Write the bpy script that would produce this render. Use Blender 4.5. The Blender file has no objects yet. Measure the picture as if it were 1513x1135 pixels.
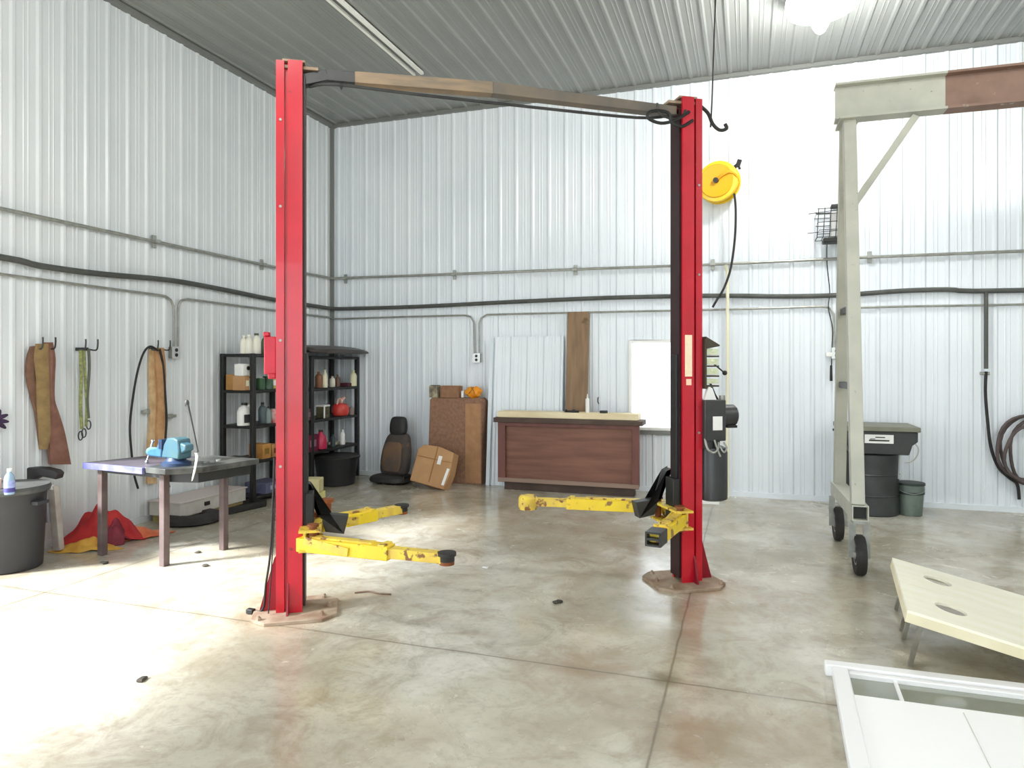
import bpy, math, random
from mathutils import Matrix, Vector, Euler
random.seed(7)
SC = bpy.context.scene
COL = SC.collection
R = math.radians
# ------------------------------------------------------------------ camera model of the place
FOC, HOR, CX, TH, EYE = 1030.0, 538.0, 756.5, R(18.7), 1.6
CT, ST = math.cos(TH), math.sin(TH)
XL, YB, XR, YR, CEIL = -5.80, 8.86, 7.4, -7.0, 5.11   # left wall, back wall, right wall, rear wall, ceiling
def cw(X, Z, h=0.0):
    "camera-aligned ground coordinates (right, forward) to world"
    return Vector((X*CT - Z*ST, X*ST + Z*CT, h))
def F(px, py, z=0.0):
    "point on the horizontal plane z seen at a photo position"
    Z = (EYE - z)*FOC/(py - HOR)
    return cw((px-CX)/FOC*Z, Z, z)
def D(px, py, Z):
    return cw((px-CX)/FOC*Z, Z, EYE + (HOR-py)*Z/FOC)
def B(px, py, off=0.0):
    "point on (or off) the back wall"
    k = (px-CX)/FOC
    return D(px, py, (YB-off)/(k*ST + CT))
def L(px, py, off=0.0):
    "point on (or off) the left wall"
    k = (px-CX)/FOC
    return D(px, py, (XL+off)/(k*CT - ST))
def XP(px, py, x):
    return L(px, py, x-XL)

# ------------------------------------------------------------------ materials
def lin(c):
    if isinstance(c, str): c = [int(c[i:i+2], 16) for i in (0, 2, 4)]
    o = []
    for v in c:
        v = v/255.0
        o.append(v/12.92 if v <= .04045 else ((v+.055)/1.055)**2.4)
    return (*o, 1.0)
MATS = {}
def mat(name, c1, c2=None, rough=.5, metal=0.0, scale=6.0, stretch=(1, 1, 1), bump=0.0, detail=4.0,
        spots=None, emit=None, coat=0.0, lo=.35, hi=.65, spec=.5, alpha=None):
    if name in MATS: return MATS[name]
    m = bpy.data.materials.new(name); m.use_nodes = True
    nt = m.node_tree; n = nt.nodes; l = nt.links
    b = n['Principled BSDF']
    b.inputs['Base Color'].default_value = lin(c1)
    b.inputs['Roughness'].default_value = rough
    b.inputs['Metallic'].default_value = metal
    b.inputs['Specular IOR Level'].default_value = spec
    if coat: b.inputs['Coat Weight'].default_value = coat
    if emit:
        b.inputs['Emission Color'].default_value = lin(c1); b.inputs['Emission Strength'].default_value = emit
    if c2 or bump or spots:
        tc = n.new('ShaderNodeTexCoord'); mp = n.new('ShaderNodeMapping')
        mp.inputs['Scale'].default_value = stretch
        l.new(tc.outputs['Object'], mp.inputs['Vector'])
        nz = n.new('ShaderNodeTexNoise'); nz.inputs['Scale'].default_value = scale; nz.inputs['Detail'].default_value = detail
        l.new(mp.outputs[0], nz.inputs['Vector'])
        col = None
        if c2:
            rp = n.new('ShaderNodeValToRGB')
            rp.color_ramp.elements[0].position = lo; rp.color_ramp.elements[1].position = hi
            rp.color_ramp.elements[0].color = lin(c1); rp.color_ramp.elements[1].color = lin(c2)
            l.new(nz.outputs['Fac'], rp.inputs[0]); col = rp.outputs[0]
        if spots:
            sc, thr, sw = spots
            n2 = n.new('ShaderNodeTexNoise'); n2.inputs['Scale'].default_value = sc; n2.inputs['Detail'].default_value = 6
            l.new(tc.outputs['Object'], n2.inputs['Vector'])
            r2 = n.new('ShaderNodeValToRGB'); r2.color_ramp.elements[0].position = thr; r2.color_ramp.elements[1].position = min(thr+.06, 1)
            l.new(n2.outputs['Fac'], r2.inputs[0])
            mx = n.new('ShaderNodeMix'); mx.data_type = 'RGBA'
            l.new(r2.outputs[0], mx.inputs['Factor'])
            if col: l.new(col, mx.inputs[6])
            else: mx.inputs[6].default_value = lin(c1)
            mx.inputs[7].default_value = lin(sw); col = mx.outputs[2]
        if col: l.new(col, b.inputs['Base Color'])
        if bump:
            bp = n.new('ShaderNodeBump'); bp.inputs['Strength'].default_value = bump; bp.inputs['Distance'].default_value = .02
            l.new(nz.outputs['Fac'], bp.inputs['Height']); l.new(bp.outputs[0], b.inputs['Normal'])
    MATS[name] = m
    return m

# ------------------------------------------------------------------ mesh builder
ROOTM = {}
class G:
    def __init__(s, T=None):
        s.v = []; s.f = []; s.T = T or Matrix.Identity(4)
    def add(s, vs, fs):
        k = len(s.v)
        s.v += [s.T @ Vector(p) for p in vs]
        s.f += [tuple(i+k for i in f) for f in fs]
        return s
    def box(s, c, d, rot=None):
        c = Vector(c); hx, hy, hz = d[0]/2, d[1]/2, d[2]/2
        M3 = rot if isinstance(rot, Matrix) else (Euler(rot).to_matrix() if rot else Matrix.Identity(3))
        vs = [c + M3 @ Vector((x*hx, y*hy, z*hz)) for z in (-1, 1) for x, y in ((-1, -1), (1, -1), (1, 1), (-1, 1))]
        return s.add(vs, [(3, 2, 1, 0), (4, 5, 6, 7), (0, 1, 5, 4), (1, 2, 6, 5), (2, 3, 7, 6), (3, 0, 4, 7)])
    def bar(s, a, b, w, h, up=(0, 0, 1), w2=None, h2=None):
        a, b = Vector(a), Vector(b); d = (b-a).normalized(); up = Vector(up)
        sd = d.cross(up)
        sd = Vector((1, 0, 0)) if sd.length < 1e-5 else sd.normalized()
        u = sd.cross(d).normalized(); vs = []
        for p, ww, hh in ((a, w, h), (b, w2 or w, h2 or h)):
            for x, y in ((-1, -1), (1, -1), (1, 1), (-1, 1)): vs.append(p + sd*x*ww/2 + u*y*hh/2)
        return s.add(vs, [(3, 2, 1, 0), (4, 5, 6, 7), (0, 1, 5, 4), (1, 2, 6, 5), (2, 3, 7, 6), (3, 0, 4, 7)])
    def tube(s, pts, r, n=8, closed=False, sub=0):
        pts = [Vector(p) for p in pts]
        if sub:
            if isinstance(r, (list, tuple)):
                k = len(r); n_ = (k-1)*sub+1; r = [r[min(int(i/sub), k-1)]+(r[min(int(i/sub)+1, k-1)]-r[min(int(i/sub), k-1)])*((i/sub) % 1) for i in range(n_)]
            pts = smooth(pts, sub, closed)
        m = len(pts); rings = []; prev = None
        for i, p in enumerate(pts):
            a = pts[i-1] if (i > 0 or closed) else p
            b = pts[(i+1) % m] if (i < m-1 or closed) else p
            t = (b-a).normalized()
            if prev is None:
                u = t.cross(Vector((0, 0, 1)))
                if u.length < .05: u = t.cross(Vector((1, 0, 0)))
            else:
                u = prev - t*prev.dot(t)
                if u.length < 1e-4: u = t.cross(Vector((1, 0, 0)))
            u.normalize(); prev = u; w = t.cross(u)
            rr = r[i] if isinstance(r, (list, tuple)) else r
            rings.append([p + (u*math.cos(2*math.pi*k/n) + w*math.sin(2*math.pi*k/n))*rr for k in range(n)])
        vs = [q for rg in rings for q in rg]; fs = []
        for i in range(m if closed else m-1):
            j = (i+1) % m
            for k in range(n):
                k2 = (k+1) % n
                fs.append((i*n+k, i*n+k2, j*n+k2, j*n+k))
        if not closed:
            fs.append(tuple(range(n-1, -1, -1))); fs.append(tuple((m-1)*n+k for k in range(n)))
        return s.add(vs, fs)
    def cyl(s, a, b, r, r2=None, n=20):
        return s.tube([a, b], [r, r if r2 is None else r2], n)
    def lathe(s, prof, o=(0, 0, 0), n=24, axis='z', sc=(1, 1)):
        o = Vector(o); vs = []; fs = []; m = len(prof)
        for r_, z in prof:
            for k in range(n):
                a = 2*math.pi*k/n; x, y = r_*math.cos(a)*sc[0], r_*math.sin(a)*sc[1]
                p = (x, y, z) if axis == 'z' else ((z, x, y) if axis == 'x' else (y, z, x))
                vs.append(o + Vector(p))
        for i in range(m-1):
            for k in range(n):
                k2 = (k+1) % n
                fs.append((i*n+k, i*n+k2, (i+1)*n+k2, (i+1)*n+k))
        fs.append(tuple(range(n-1, -1, -1))); fs.append(tuple((m-1)*n+k for k in range(n)))
        return s.add(vs, fs)
    def prism(s, poly, o, ax, ay, h):
        "polygon in the plane (ax, ay) at o, extruded by the vector h"
        o, ax, ay, h = Vector(o), Vector(ax), Vector(ay), Vector(h); n = len(poly)
        vs = [o + ax*x + ay*y for x, y in poly]; vs += [p+h for p in vs]
        fs = [tuple(range(n-1, -1, -1)), tuple(range(n, 2*n))] + [(i, (i+1) % n, n+(i+1) % n, n+i) for i in range(n)]
        return s.add(vs, fs)
    def grid(s, rows):
        "rows of points joined into a surface"
        n = len(rows[0]); vs = [p for r_ in rows for p in r_]; fs = []
        for i in range(len(rows)-1):
            for k in range(n-1): fs.append((i*n+k, i*n+k+1, (i+1)*n+k+1, (i+1)*n+k))
        return s.add(vs, fs)
    def ball(s, c, r, sc=(1, 1, 1), n=16, m=10, fn=None):
        c = Vector(c); vs = []; fs = []
        for i in range(m+1):
            ph = math.pi*i/m
            for k in range(n):
                a = 2*math.pi*k/n
                d = Vector((math.sin(ph)*math.cos(a), math.sin(ph)*math.sin(a), math.cos(ph)))
                q = fn(d) if fn else 1
                vs.append(c + Vector((d.x*sc[0], d.y*sc[1], d.z*sc[2]))*r*q)
        for i in range(m):
            for k in range(n):
                k2 = (k+1) % n; fs.append((i*n+k, (i+1)*n+k, (i+1)*n+k2, i*n+k2))
        return s.add(vs, fs)
    def build(s, name, m, parent=None, bevel=0, smooth_=True, solid=0, sub=0):
        me = bpy.data.meshes.new(name)
        if parent is not None:
            inv = ROOTM[parent].inverted(); vs = [inv @ p for p in s.v]
        else:
            lo = [min(p[i] for p in s.v) for i in range(3)]; hi = [max(p[i] for p in s.v) for i in range(3)]
            o = Vector(((lo[0]+hi[0])/2, (lo[1]+hi[1])/2, lo[2])); vs = [p-o for p in s.v]
        me.from_pydata([tuple(p) for p in vs], [], s.f); me.validate(); me.materials.append(m)
        import bmesh
        bm = bmesh.new(); bm.from_mesh(me); bmesh.ops.remove_doubles(bm, verts=bm.verts, dist=1e-5)
        bmesh.ops.recalc_face_normals(bm, faces=bm.faces); bm.to_mesh(me); bm.free()
        ob = bpy.data.objects.new(name, me); COL.objects.link(ob)
        if parent is not None: ob.parent = parent; ROOTM[ob] = ROOTM[parent].copy()
        else: ob.location = o; ROOTM[ob] = Matrix.Translation(o)
        if smooth_:
            for p in me.polygons: p.use_smooth = True
            me.set_sharp_from_angle(angle=R(35))
        if solid:
            q = ob.modifiers.new('Solid', 'SOLIDIFY'); q.thickness = solid; q.offset = 0
        if bevel:
            q = ob.modifiers.new('Bevel', 'BEVEL'); q.width = bevel; q.segments = 2; q.limit_method = 'ANGLE'; q.angle_limit = R(40)
        if sub:
            q = ob.modifiers.new('Sub', 'SUBSURF'); q.levels = sub; q.render_levels = sub
        return ob
def smooth(P, k, closed=False):
    out = []; m = len(P)
    rng = range(m if closed else m-1)
    for i in rng:
        p0 = P[i-1] if (i > 0 or closed) else P[0]
        p1 = P[i]; p2 = P[(i+1) % m]; p3 = P[(i+2) % m] if (i+2 < m or closed) else P[-1]
        for j in range(k):
            t = j/k
            out.append(.5*((2*p1) + (p2-p0)*t + (2*p0-5*p1+4*p2-p3)*t*t + (3*p1-p0-3*p2+p3)*t*t*t))
    if not closed: out.append(P[-1])
    return out
def tag(o, label=None, cat=None, group=None, kind=None):
    if label: o['label'] = label
    if cat: o['category'] = cat
    if group: o['group'] = group
    if kind: o['kind'] = kind
    return o
def thing(name, label, cat, loc=(0, 0, 0), rz=0, group=None):
    o = bpy.data.objects.new(name, None); o.empty_display_size = .1; COL.objects.link(o)
    o.location = loc; o.rotation_euler = (0, 0, rz)
    ROOTM[o] = Matrix.Translation(Vector(loc)) @ Matrix.Rotation(rz, 4, 'Z')
    return tag(o, label, cat, group)
def fr(loc, rz=0, rx=0, ry=0):
    return Matrix.Translation(Vector(loc)) @ Matrix.Rotation(rz, 4, 'Z') @ Matrix.Rotation(rx, 4, 'X') @ Matrix.Rotation(ry, 4, 'Y')

# ------------------------------------------------------------------ palette
steel_w = mat('painted_wall_steel', (230, 236, 241), (222, 229, 235), rough=.28, scale=.8, spec=.55)
steel_l = mat('painted_side_wall_steel', (222, 227, 229), (212, 218, 221), rough=.3, scale=.8, spec=.55)
steel_c = mat('shade_grey_ceiling_steel', (138, 141, 137), (130, 133, 129), rough=.3, scale=.6, spec=.5)  # weak light on the pale ceiling panels is put into this grey
trim_m = mat('trim_steel', (150, 152, 146), rough=.4)
corner_m = mat('corner_trim_steel', (120, 122, 118), rough=.45)
red = mat('red_lift_paint', (198, 18, 42), (182, 12, 36), rough=.28, scale=3, coat=.3, spots=(9, .71, (120, 20, 25)))
redd = mat('dark_red_lift_paint', (140, 12, 34), (120, 10, 26), rough=.35, scale=3)
yel = mat('worn_yellow_paint', (244, 214, 40), (235, 200, 50), rough=.4, scale=5, spots=(14, .62, (150, 110, 60)))
yelw = mat('chipped_yellow_paint', (236, 208, 70), (214, 180, 80), rough=.5, scale=12, spots=(18, .56, (128, 84, 50)))
black = mat('black_plastic', (22, 23, 22), (30, 31, 30), rough=.5, scale=8)
blk2 = mat('charcoal_metal', (42, 43, 44), (58, 58, 58), rough=.45, scale=5)
rubber = mat('rubber', (34, 33, 32), (46, 44, 42), rough=.75, scale=9)
rust = mat('rusty_steel', (138, 112, 92), (168, 152, 132), rough=.75, scale=9, bump=.3)
rustb = mat('rusty_orange_steel', (150, 82, 34), (110, 60, 30), rough=.7, scale=12)
galv = mat('galvanised_steel', (150, 152, 146), (168, 170, 162), rough=.4, metal=.5, scale=14)
pipe_d = mat('dark_rubber_hose', (70, 72, 68), (82, 84, 80), rough=.6, scale=8)
white = mat('white_plastic', (238, 238, 234), rough=.4)
cream = mat('cream_plastic', (232, 228, 200), rough=.45)
card = mat('cardboard', (190, 148, 104), (178, 134, 92), rough=.8, scale=4)
cardd = mat('dark_cardboard', (152, 116, 92), (134, 100, 80), rough=.85, scale=26)
orange = mat('orange_plastic', (240, 160, 30), (232, 140, 24), rough=.5, scale=6)
gant = mat('grey_green_gantry_paint', (190, 190, 177), (178, 179, 167), rough=.5, scale=5, spots=(22, .68, (130, 130, 118)))
glassm = mat('dark_glass', (150, 158, 150), rough=.05)
chrome = mat('chrome', (220, 220, 220), rough=.15, metal=1)
# ------------------------------------------------------------------ room shell
PER = .2286
def rib_profile(a, b, off=0.0, step=PER):
    pts = []
    n0 = math.floor((a-off)/step)-1
    s = off + n0*step
    while s < b + step:
        for ds, d in ((-.030, 0), (-.012, .015), (.012, .015), (.030, 0), (.085, 0), (.091, .004), (.097, .004), (.103, 0),
                      (.125, 0), (.131, .004), (.137, .004), (.143, 0)):
            pts.append((s+ds, d))
        s += step
    pts = [p for p in pts if a < p[0] < b]
    return [(a, 0)] + pts + [(b, 0)]
def ribbed(name, m, a, b, z0, z1, place, hole=None, off=0.0):
    g = G(); pr = rib_profile(a, b, off)
    if hole:
        ha, hb, hz0, hz1 = hole
        pr = [p for p in pr if abs(p[0]-ha) > .004 and abs(p[0]-hb) > .004] + [(ha, 0), (hb, 0)]
        pr.sort()
    for (s0, d0), (s1, d1) in zip(pr, pr[1:]):
        zs = [(z0, z1)]
        if hole and s0 >= ha-1e-6 and s1 <= hb+1e-6:
            zs = [z for z in ((z0, hz0), (hz1, z1)) if z[1]-z[0] > .001]
        for u, w in zs:
            g.add([place(s0, u, d0), place(s1, u, d1), place(s1, w, d1), place(s0, w, d0)], [(0, 1, 2, 3)])
    o = g.build(name, m, smooth_=False); tag(o, kind='structure'); return o
WX0, WX1, WZ0, WZ1 = -1.43, -.80, .77, 1.90          # window in the back wall
DY0, DY1, DZ1 = -2.3, 3.86, 3.35                       # door opening in the left wall
ribbed('wall_back', steel_w, XL, XR, 0, CEIL, lambda s, z, d: (s, YB-d, z), (WX0, WX1, WZ0, WZ1), off=.03)
ribbed('wall_left', steel_l, YR, YB, 0, CEIL, lambda s, z, d: (XL+d, s, z), (DY0, DY1, 0, DZ1), off=.05)
ribbed('wall_right', steel_l, YR, YB, 0, CEIL, lambda s, z, d: (XR-d, s, z))
ribbed('wall_rear', steel_l, XL, XR, 0, CEIL, lambda s, z, d: (s, YR+d, z), (-3.5, 4.5, 0, 3.9))  # rear opening added out of view to let in fill light
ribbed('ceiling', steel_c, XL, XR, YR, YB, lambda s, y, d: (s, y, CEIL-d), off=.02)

# concrete floor with two saw-cut joints, wear and rust stains
def floor_mat():
    m = bpy.data.materials.new('polished_concrete'); m.use_nodes = True
    nt = m.node_tree; n = nt.nodes; l = nt.links; b = n['Principled BSDF']
    geo = n.new('ShaderNodeNewGeometry'); sep = n.new('ShaderNodeSeparateXYZ'); l.new(geo.outputs['Position'], sep.inputs[0])
    P = geo.outputs['Position']
    def noise(scale, detail=5, rough=.55, dist=0.0, sc=(1, 1, 1)):
        mp = n.new('ShaderNodeMapping'); mp.inputs['Scale'].default_value = sc; l.new(P, mp.inputs[0])
        z = n.new('ShaderNodeTexNoise'); z.inputs['Scale'].default_value = scale; z.inputs['Detail'].default_value = detail
        z.inputs['Roughness'].default_value = rough; z.inputs['Distortion'].default_value = dist
        l.new(mp.outputs[0], z.inputs[0]); return z.outputs['Fac']
    def ramp(f, stops):
        r_ = n.new('ShaderNodeValToRGB'); e = r_.color_ramp.elements
        while len(e) < len(stops): e.new(.5)
        for i, (p, c) in enumerate(stops): e[i].position = p; e[i].color = c
        l.new(f, r_.inputs[0]); return r_.outputs[0]
    def mth(op, a, b_=None, c=None, clamp=False):
        q = n.new('ShaderNodeMath'); q.operation = op; q.use_clamp = clamp
        for i, x in enumerate((a, b_, c)):
            if x is None: continue
            if isinstance(x, (int, float)): q.inputs[i].default_value = x
            else: l.new(x, q.inputs[i])
        return q.outputs[0]
    def mix(f, a, b_, mode='MIX'):
        q = n.new('ShaderNodeMix'); q.data_type = 'RGBA'; q.blend_type = mode
        if isinstance(f, (int, float)): q.inputs['Factor'].default_value = f
        else: l.new(f, q.inputs['Factor'])
        for i, x in ((6, a), (7, b_)):
            if isinstance(x, tuple): q.inputs[i].default_value = x
            else: l.new(x, q.inputs[i])
        return q.outputs[2]
    W = (1, 1, 1, 1); K = (0, 0, 0, 1)
    base = ramp(noise(.7, 8, .62), [(.34, lin((160, 151, 130))), (.5, lin((190, 184, 167))), (.66, lin((222, 219, 208)))])
    base = mix(ramp(noise(3.2, 8, .7, 1.2), [(.46, K), (.66, (.6, .6, .6, 1))]), base, lin((146, 134, 112)))
    base = mix(ramp(noise(1.6, 6, .6, .8), [(.57, K), (.72, (.42, .42, .42, 1))]), base, lin((140, 112, 88)))
    base = mix(ramp(noise(22, 4, .7), [(.5, K), (.75, (.35, .35, .35, 1))]), base, lin((128, 122, 108)))
    # rust bloom round the lift's feet and along the near joint
    def bloom(x, y, r_, s, col, base, nz=2.5, sy=1.0):
        dx = mth('SUBTRACT', sep.outputs[0], x); dy = mth('MULTIPLY', mth('SUBTRACT', sep.outputs[1], y), sy)
        d = mth('SQRT', mth('ADD', mth('MULTIPLY', dx, dx), mth('MULTIPLY', dy, dy)))
        d = mth('ADD', d, mth('MULTIPLY', mth('SUBTRACT', noise(nz, 6, .6, .5), .5), r_*1.6))
        f = mth('SUBTRACT', 1.0, mth('DIVIDE', d, r_), clamp=True)
        return mix(mth('MULTIPLY', f, s, clamp=True), base, lin(col))
    c1 = cw(-1.40, 4.42); c2 = cw(1.30, 5.0)
    base = bloom(c1.x, c1.y, .40, .9, (164, 134, 106), base)
    base = bloom(c2.x, c2.y, .44, .9, (164, 132, 104), base)
    for px, py, r_, s in ((560, 880, .35, .5), (860, 985, .4, .7), (1040, 905, .3, .6), (1010, 1090, .3, .6), (1110, 1080, .4, .5), (940, 845, .35, .6)):
        q = F(px, py); base = bloom(q.x, q.y, r_, s, (146, 122, 94), base, 4)
    q = F(985, 1005); base = bloom(q.x, q.y, .12, .8, (90, 84, 70), base, 6)
    # saw-cut joints
    wob = mth('MULTIPLY', mth('SUBTRACT', noise(3, 3), .5), .02)
    for ax, pos in ((0, -.38), (1, 3.58), (0, 3.9), (1, -1.3), (0, -4.66)):
        dd = mth('ABSOLUTE', mth('ADD', mth('SUBTRACT', sep.outputs[ax], pos), wob))
        f = mth('SUBTRACT', 1.0, mth('DIVIDE', dd, .010), clamp=True)
        base = mix(mth('MULTIPLY', f, .75), base, lin((92, 84, 70)))
        f = mth('SUBTRACT', 1.0, mth('DIVIDE', dd, .07), clamp=True)
        base = mix(mth('MULTIPLY', f, .22), base, lin((120, 108, 88)))
    l.new(base, b.inputs['Base Color'])
    rr = ramp(noise(1.3, 7, .62, .6), [(.35, (.11, .11, .11, 1)), (.65, (.32, .32, .32, 1))])
    l.new(rr, b.inputs['Roughness'])
    b.inputs['Specular IOR Level'].default_value = .6
    bp = n.new('ShaderNodeBump'); bp.inputs['Strength'].default_value = .04; bp.inputs['Distance'].default_value = .01
    l.new(noise(5, 6, .6), bp.inputs['Height']); l.new(bp.outputs[0], b.inputs['Normal'])
    return m
g = G(); g.box(((XL+XR)/2, (YR+YB)/2, -.06), (XR-XL+.5, YB-YR+.5, .12))
tag(g.build('floor', floor_mat()), kind='structure')
g = G(); g.box((XL-6.3, 2, -.08), (12, 24, .1)); g.box((0, YR-6.3, -.08), (24.6, 12, .1))
tag(g.build('ground', mat('outside_gravel', (176, 172, 160), (160, 156, 144), rough=.9, scale=12)), kind='structure')
# trims: corner post, wall-to-ceiling angles, base angles
def trim(i, g, m=trim_m): tag(g.build('trim_%d' % i, m), kind='structure')
trim(1, G().box((XL+.02, YB-.02, CEIL/2), (.05, .05, CEIL)), corner_m)
trim(2, G().box((XL+.035, (YR+YB)/2, CEIL-.03), (.07, YB-YR, .05)), corner_m)
trim(3, G().box(((XL+XR)/2, YB-.03, CEIL-.025), (XR-XL, .06, .045)), corner_m)
trim(4, G().box((XL+.011, (DY1+.05+YB)/2, .03), (.022, YB-DY1-.1, .06)), steel_l)
trim(5, G().box(((XL+XR)/2, YB-.012, .03), (XR-XL, .024, .06)), steel_w)
trim(6, G().box((XL+.018, DY1+.02, DZ1/2), (.036, .08, DZ1)).box((XL+.018, DY0-.02, DZ1/2), (.036, .08, DZ1)).box((XL+.018, (DY0+DY1)/2, DZ1+.03), (.036, DY1-DY0+.12, .1)), white)
# twin ceiling rail seen top left
ra, rb = F(484, 2, CEIL-.02), F(622, 105, CEIL-.02)
xr_ = (ra.x+rb.x)/2
trim(7, G().box((xr_-.03, 3.9, CEIL-.034), (.03, 7.3, .03)).box((xr_+.07, 3.9, CEIL-.034), (.04, 7.3, .03)), mat('bright_ceiling_trim', (240, 240, 232), rough=.25))
# window
g = G(); t = .035
zc, xc = (WZ0+WZ1)/2, (WX0+WX1)/2
g.box((WX0+t/2, YB+.01, zc), (t, .09, WZ1-WZ0)).box((WX1-t/2, YB+.01, zc), (t, .09, WZ1-WZ0))
g.box((xc, YB+.01, WZ1-t/2), (WX1-WX0-2*t, .09, t)).box((xc, YB+.01, WZ0+t/2), (WX1-WX0-2*t, .09, t))
wf = tag(g.build('window_1', white, bevel=.004), kind='structure')
g = G(); g.box((xc, YB+.03, (WZ0+WZ1)/2), (WX1-WX0-2*t, .006, WZ1-WZ0-2*t))
gm = bpy.data.materials.new('window_glass'); gm.use_nodes = True
_n = gm.node_tree.nodes; _n['Principled BSDF'].inputs['Transmission Weight'].default_value = 1; _n['Principled BSDF'].inputs['Roughness'].default_value = 0
_n['Principled BSDF'].inputs['IOR'].default_value = 1.05
p = g.build('window_pane', gm, parent=wf)
# the trim along the window's foot
trim(8, G().box((xc, YB-.016, WZ0-.03), (WX1-WX0+.12, .03, .05)), corner_m)

# ------------------------------------------------------------------ lines on the walls
def wl(pts, off):
    "polyline over both walls from photo points: 'L' on the left wall, 'B' on the back wall"
    return [(L if w == 'L' else B)(x, y, off) for w, x, y in pts]
# air pipe with clamps
t = thing('air_pipe', 'thin grey steel air pipe, highest of the three lines running round both walls', 'pipe', (XL, YB, 0))
c0 = Vector((XL+.05, YB-.05, L(489, 411, .05).z))
def lzl(x, y): return L(x, y, .05)
pz = .5*(L(489, 411, .05).z+L(0, 308, .05).z)
G().tube([Vector((XL+.05, 2.0, L(0, 308, .05).z)), L(0, 308, .05), L(229, 357, .05), L(388, 391, .05), c0, B(671, 405, .05), B(850, 398, .05), B(1053, 391, .05), B(1285, 380, .05), B(1513, 371, .05), Vector((XR-.1, YB-.05, B(1513, 371, .05).z))], .017, 10).build('pipe_run', galv, t)
for w, x, y in (('L', 229, 357), ('L', 388, 391), ('B', 510, 412), ('B', 671, 406), ('B', 850, 399), ('B', 1053, 391), ('B', 1285, 380)):
    q = (L if w == 'L' else B)(x, y, .035); r_ = 0 if w == 'B' else R(90)
    G(fr(q, r_)).box((0, .012, 0), (.045, .02, .13)).box((0, -.022, 0), (.06, .05, .035)).build('clamp', galv, t, bevel=.003)
# dark air hose with two drops
t = thing('main_air_hose', 'thick dark rubber air hose sagging round both walls, second line from the top', 'hose', (XL, YB, 0))
G().tube([Vector((XL+.05, 2.6, L(0, 380, .05).z))] + wl([('L', 0, 380), ('L', 60, 393), ('L', 150, 405), ('L', 250, 414), ('L', 330, 428), ('L', 400, 442), ('L', 470, 453)], .05) + [Vector((XL+.09, YB-.09, L(488, 456, .05).z))] +
         wl([('B', 520, 456), ('B', 620, 453), ('B', 760, 446), ('B', 900, 440), ('B', 1050, 437), ('B', 1160, 438), ('B', 1245, 436), ('B', 1330, 430), ('B', 1400, 428), ('B', 1513, 429)], .05) + [Vector((XR-.2, YB-.05, B(1513, 429, .05).z))], .027, 10, sub=4).build('hose_run', pipe_d, t)
G().tube([B(1457, 432, .05), B(1457, 545, .05)], .02, 10).build('drop_pipe', pipe_d, t)
G().cyl(B(1448, 552, .05), B(1462, 552, .05), .018).build('shutoff_valve', galv, t)
G().tube(wl([('B', 1457, 549), ('B', 1456, 580), ('B', 1459, 620), ('B', 1464, 660), ('B', 1475, 690), ('B', 1490, 705), ('B', 1503, 716), ('B', 1506, 738)], .06), .016, 8, sub=5).build('drop_hose', rubber, t)
# electrical conduits
def conduit(label, pts, offc=.036):
    tag(G().tube(wl(pts, offc), .0125, 8).build('electrical_conduit', galv), label, 'conduit', 'grey electrical conduits on the walls')
tL = lambda a: [('L', *p) for p in a]; tB = lambda a: [('B', *p) for p in a]
conduit('grey conduit on the left wall from the left frame edge down into the outlet box', tL([(-60, 396), (0, 405), (120, 421), (235, 436), (245, 438), (252, 443), (256, 452), (257, 470), (257, 514)]))
tag(G().tube([L(263, 514, .036), L(263, 460, .036), L(264, 450, .036), L(268, 444, .036), L(277, 442, .036), L(400, 458, .036), L(487, 469, .036), Vector((XL+.04, YB-.035, B(495, 471, .03).z)), B(510, 471, .036), B(600, 468, .036), B(686, 466, .036), B(695, 468, .036), B(700, 476, .036), B(701, 522, .036)], .0125, 8).build('electrical_conduit', galv),
    'grey conduit turning the room corner between the outlet boxes of the two walls', 'conduit', 'grey electrical conduits on the walls')
conduit('grey conduit passing behind the right red column between the two back wall outlets', tB([(708, 522), (708, 478), (711, 470), (719, 465), (850, 462), (1000, 459), (1120, 456), (1212, 453), (1225, 455), (1232, 464), (1233, 514)]))
conduit('grey conduit leaving the right outlet and running behind the gantry to the right', tB([(1240, 514), (1240, 466), (1243, 458), (1250, 455), (1330, 453), (1450, 451), (1560, 449), (1900, 443)]))
def outlet(q, rz, label):
    t = thing('outlet_box', label, 'outlet', q, rz, 'metal outlet boxes under the conduits')
    T = fr(q, rz)
    G(T).box((0, .028, 0), (.10, .055, .12)).build('box_body', galv, t, bevel=.004)
    G(T).box((0, -.003, 0), (.108, .006, .128)).build('cover_plate', mat('bright_steel', (196, 198, 196), rough=.3, metal=.4), t, bevel=.002)
    G(T).cyl((0, -.006, .026), (0, -.012, .026), .019).build('socket', black, t)
    G(T).cyl((0, -.006, -.026), (0, -.012, -.026), .019).build('socket', black, t)
outlet(L(260, 521, .055), R(90), 'small metal outlet box on the left wall above the hanging tan straps')
outlet(B(704, 529, .055), 0, 'small metal outlet box on the back wall above the large cardboard box')
outlet(B(1236, 522, .055), 0, 'small metal outlet box on the back wall just left of the gantry post')
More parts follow.
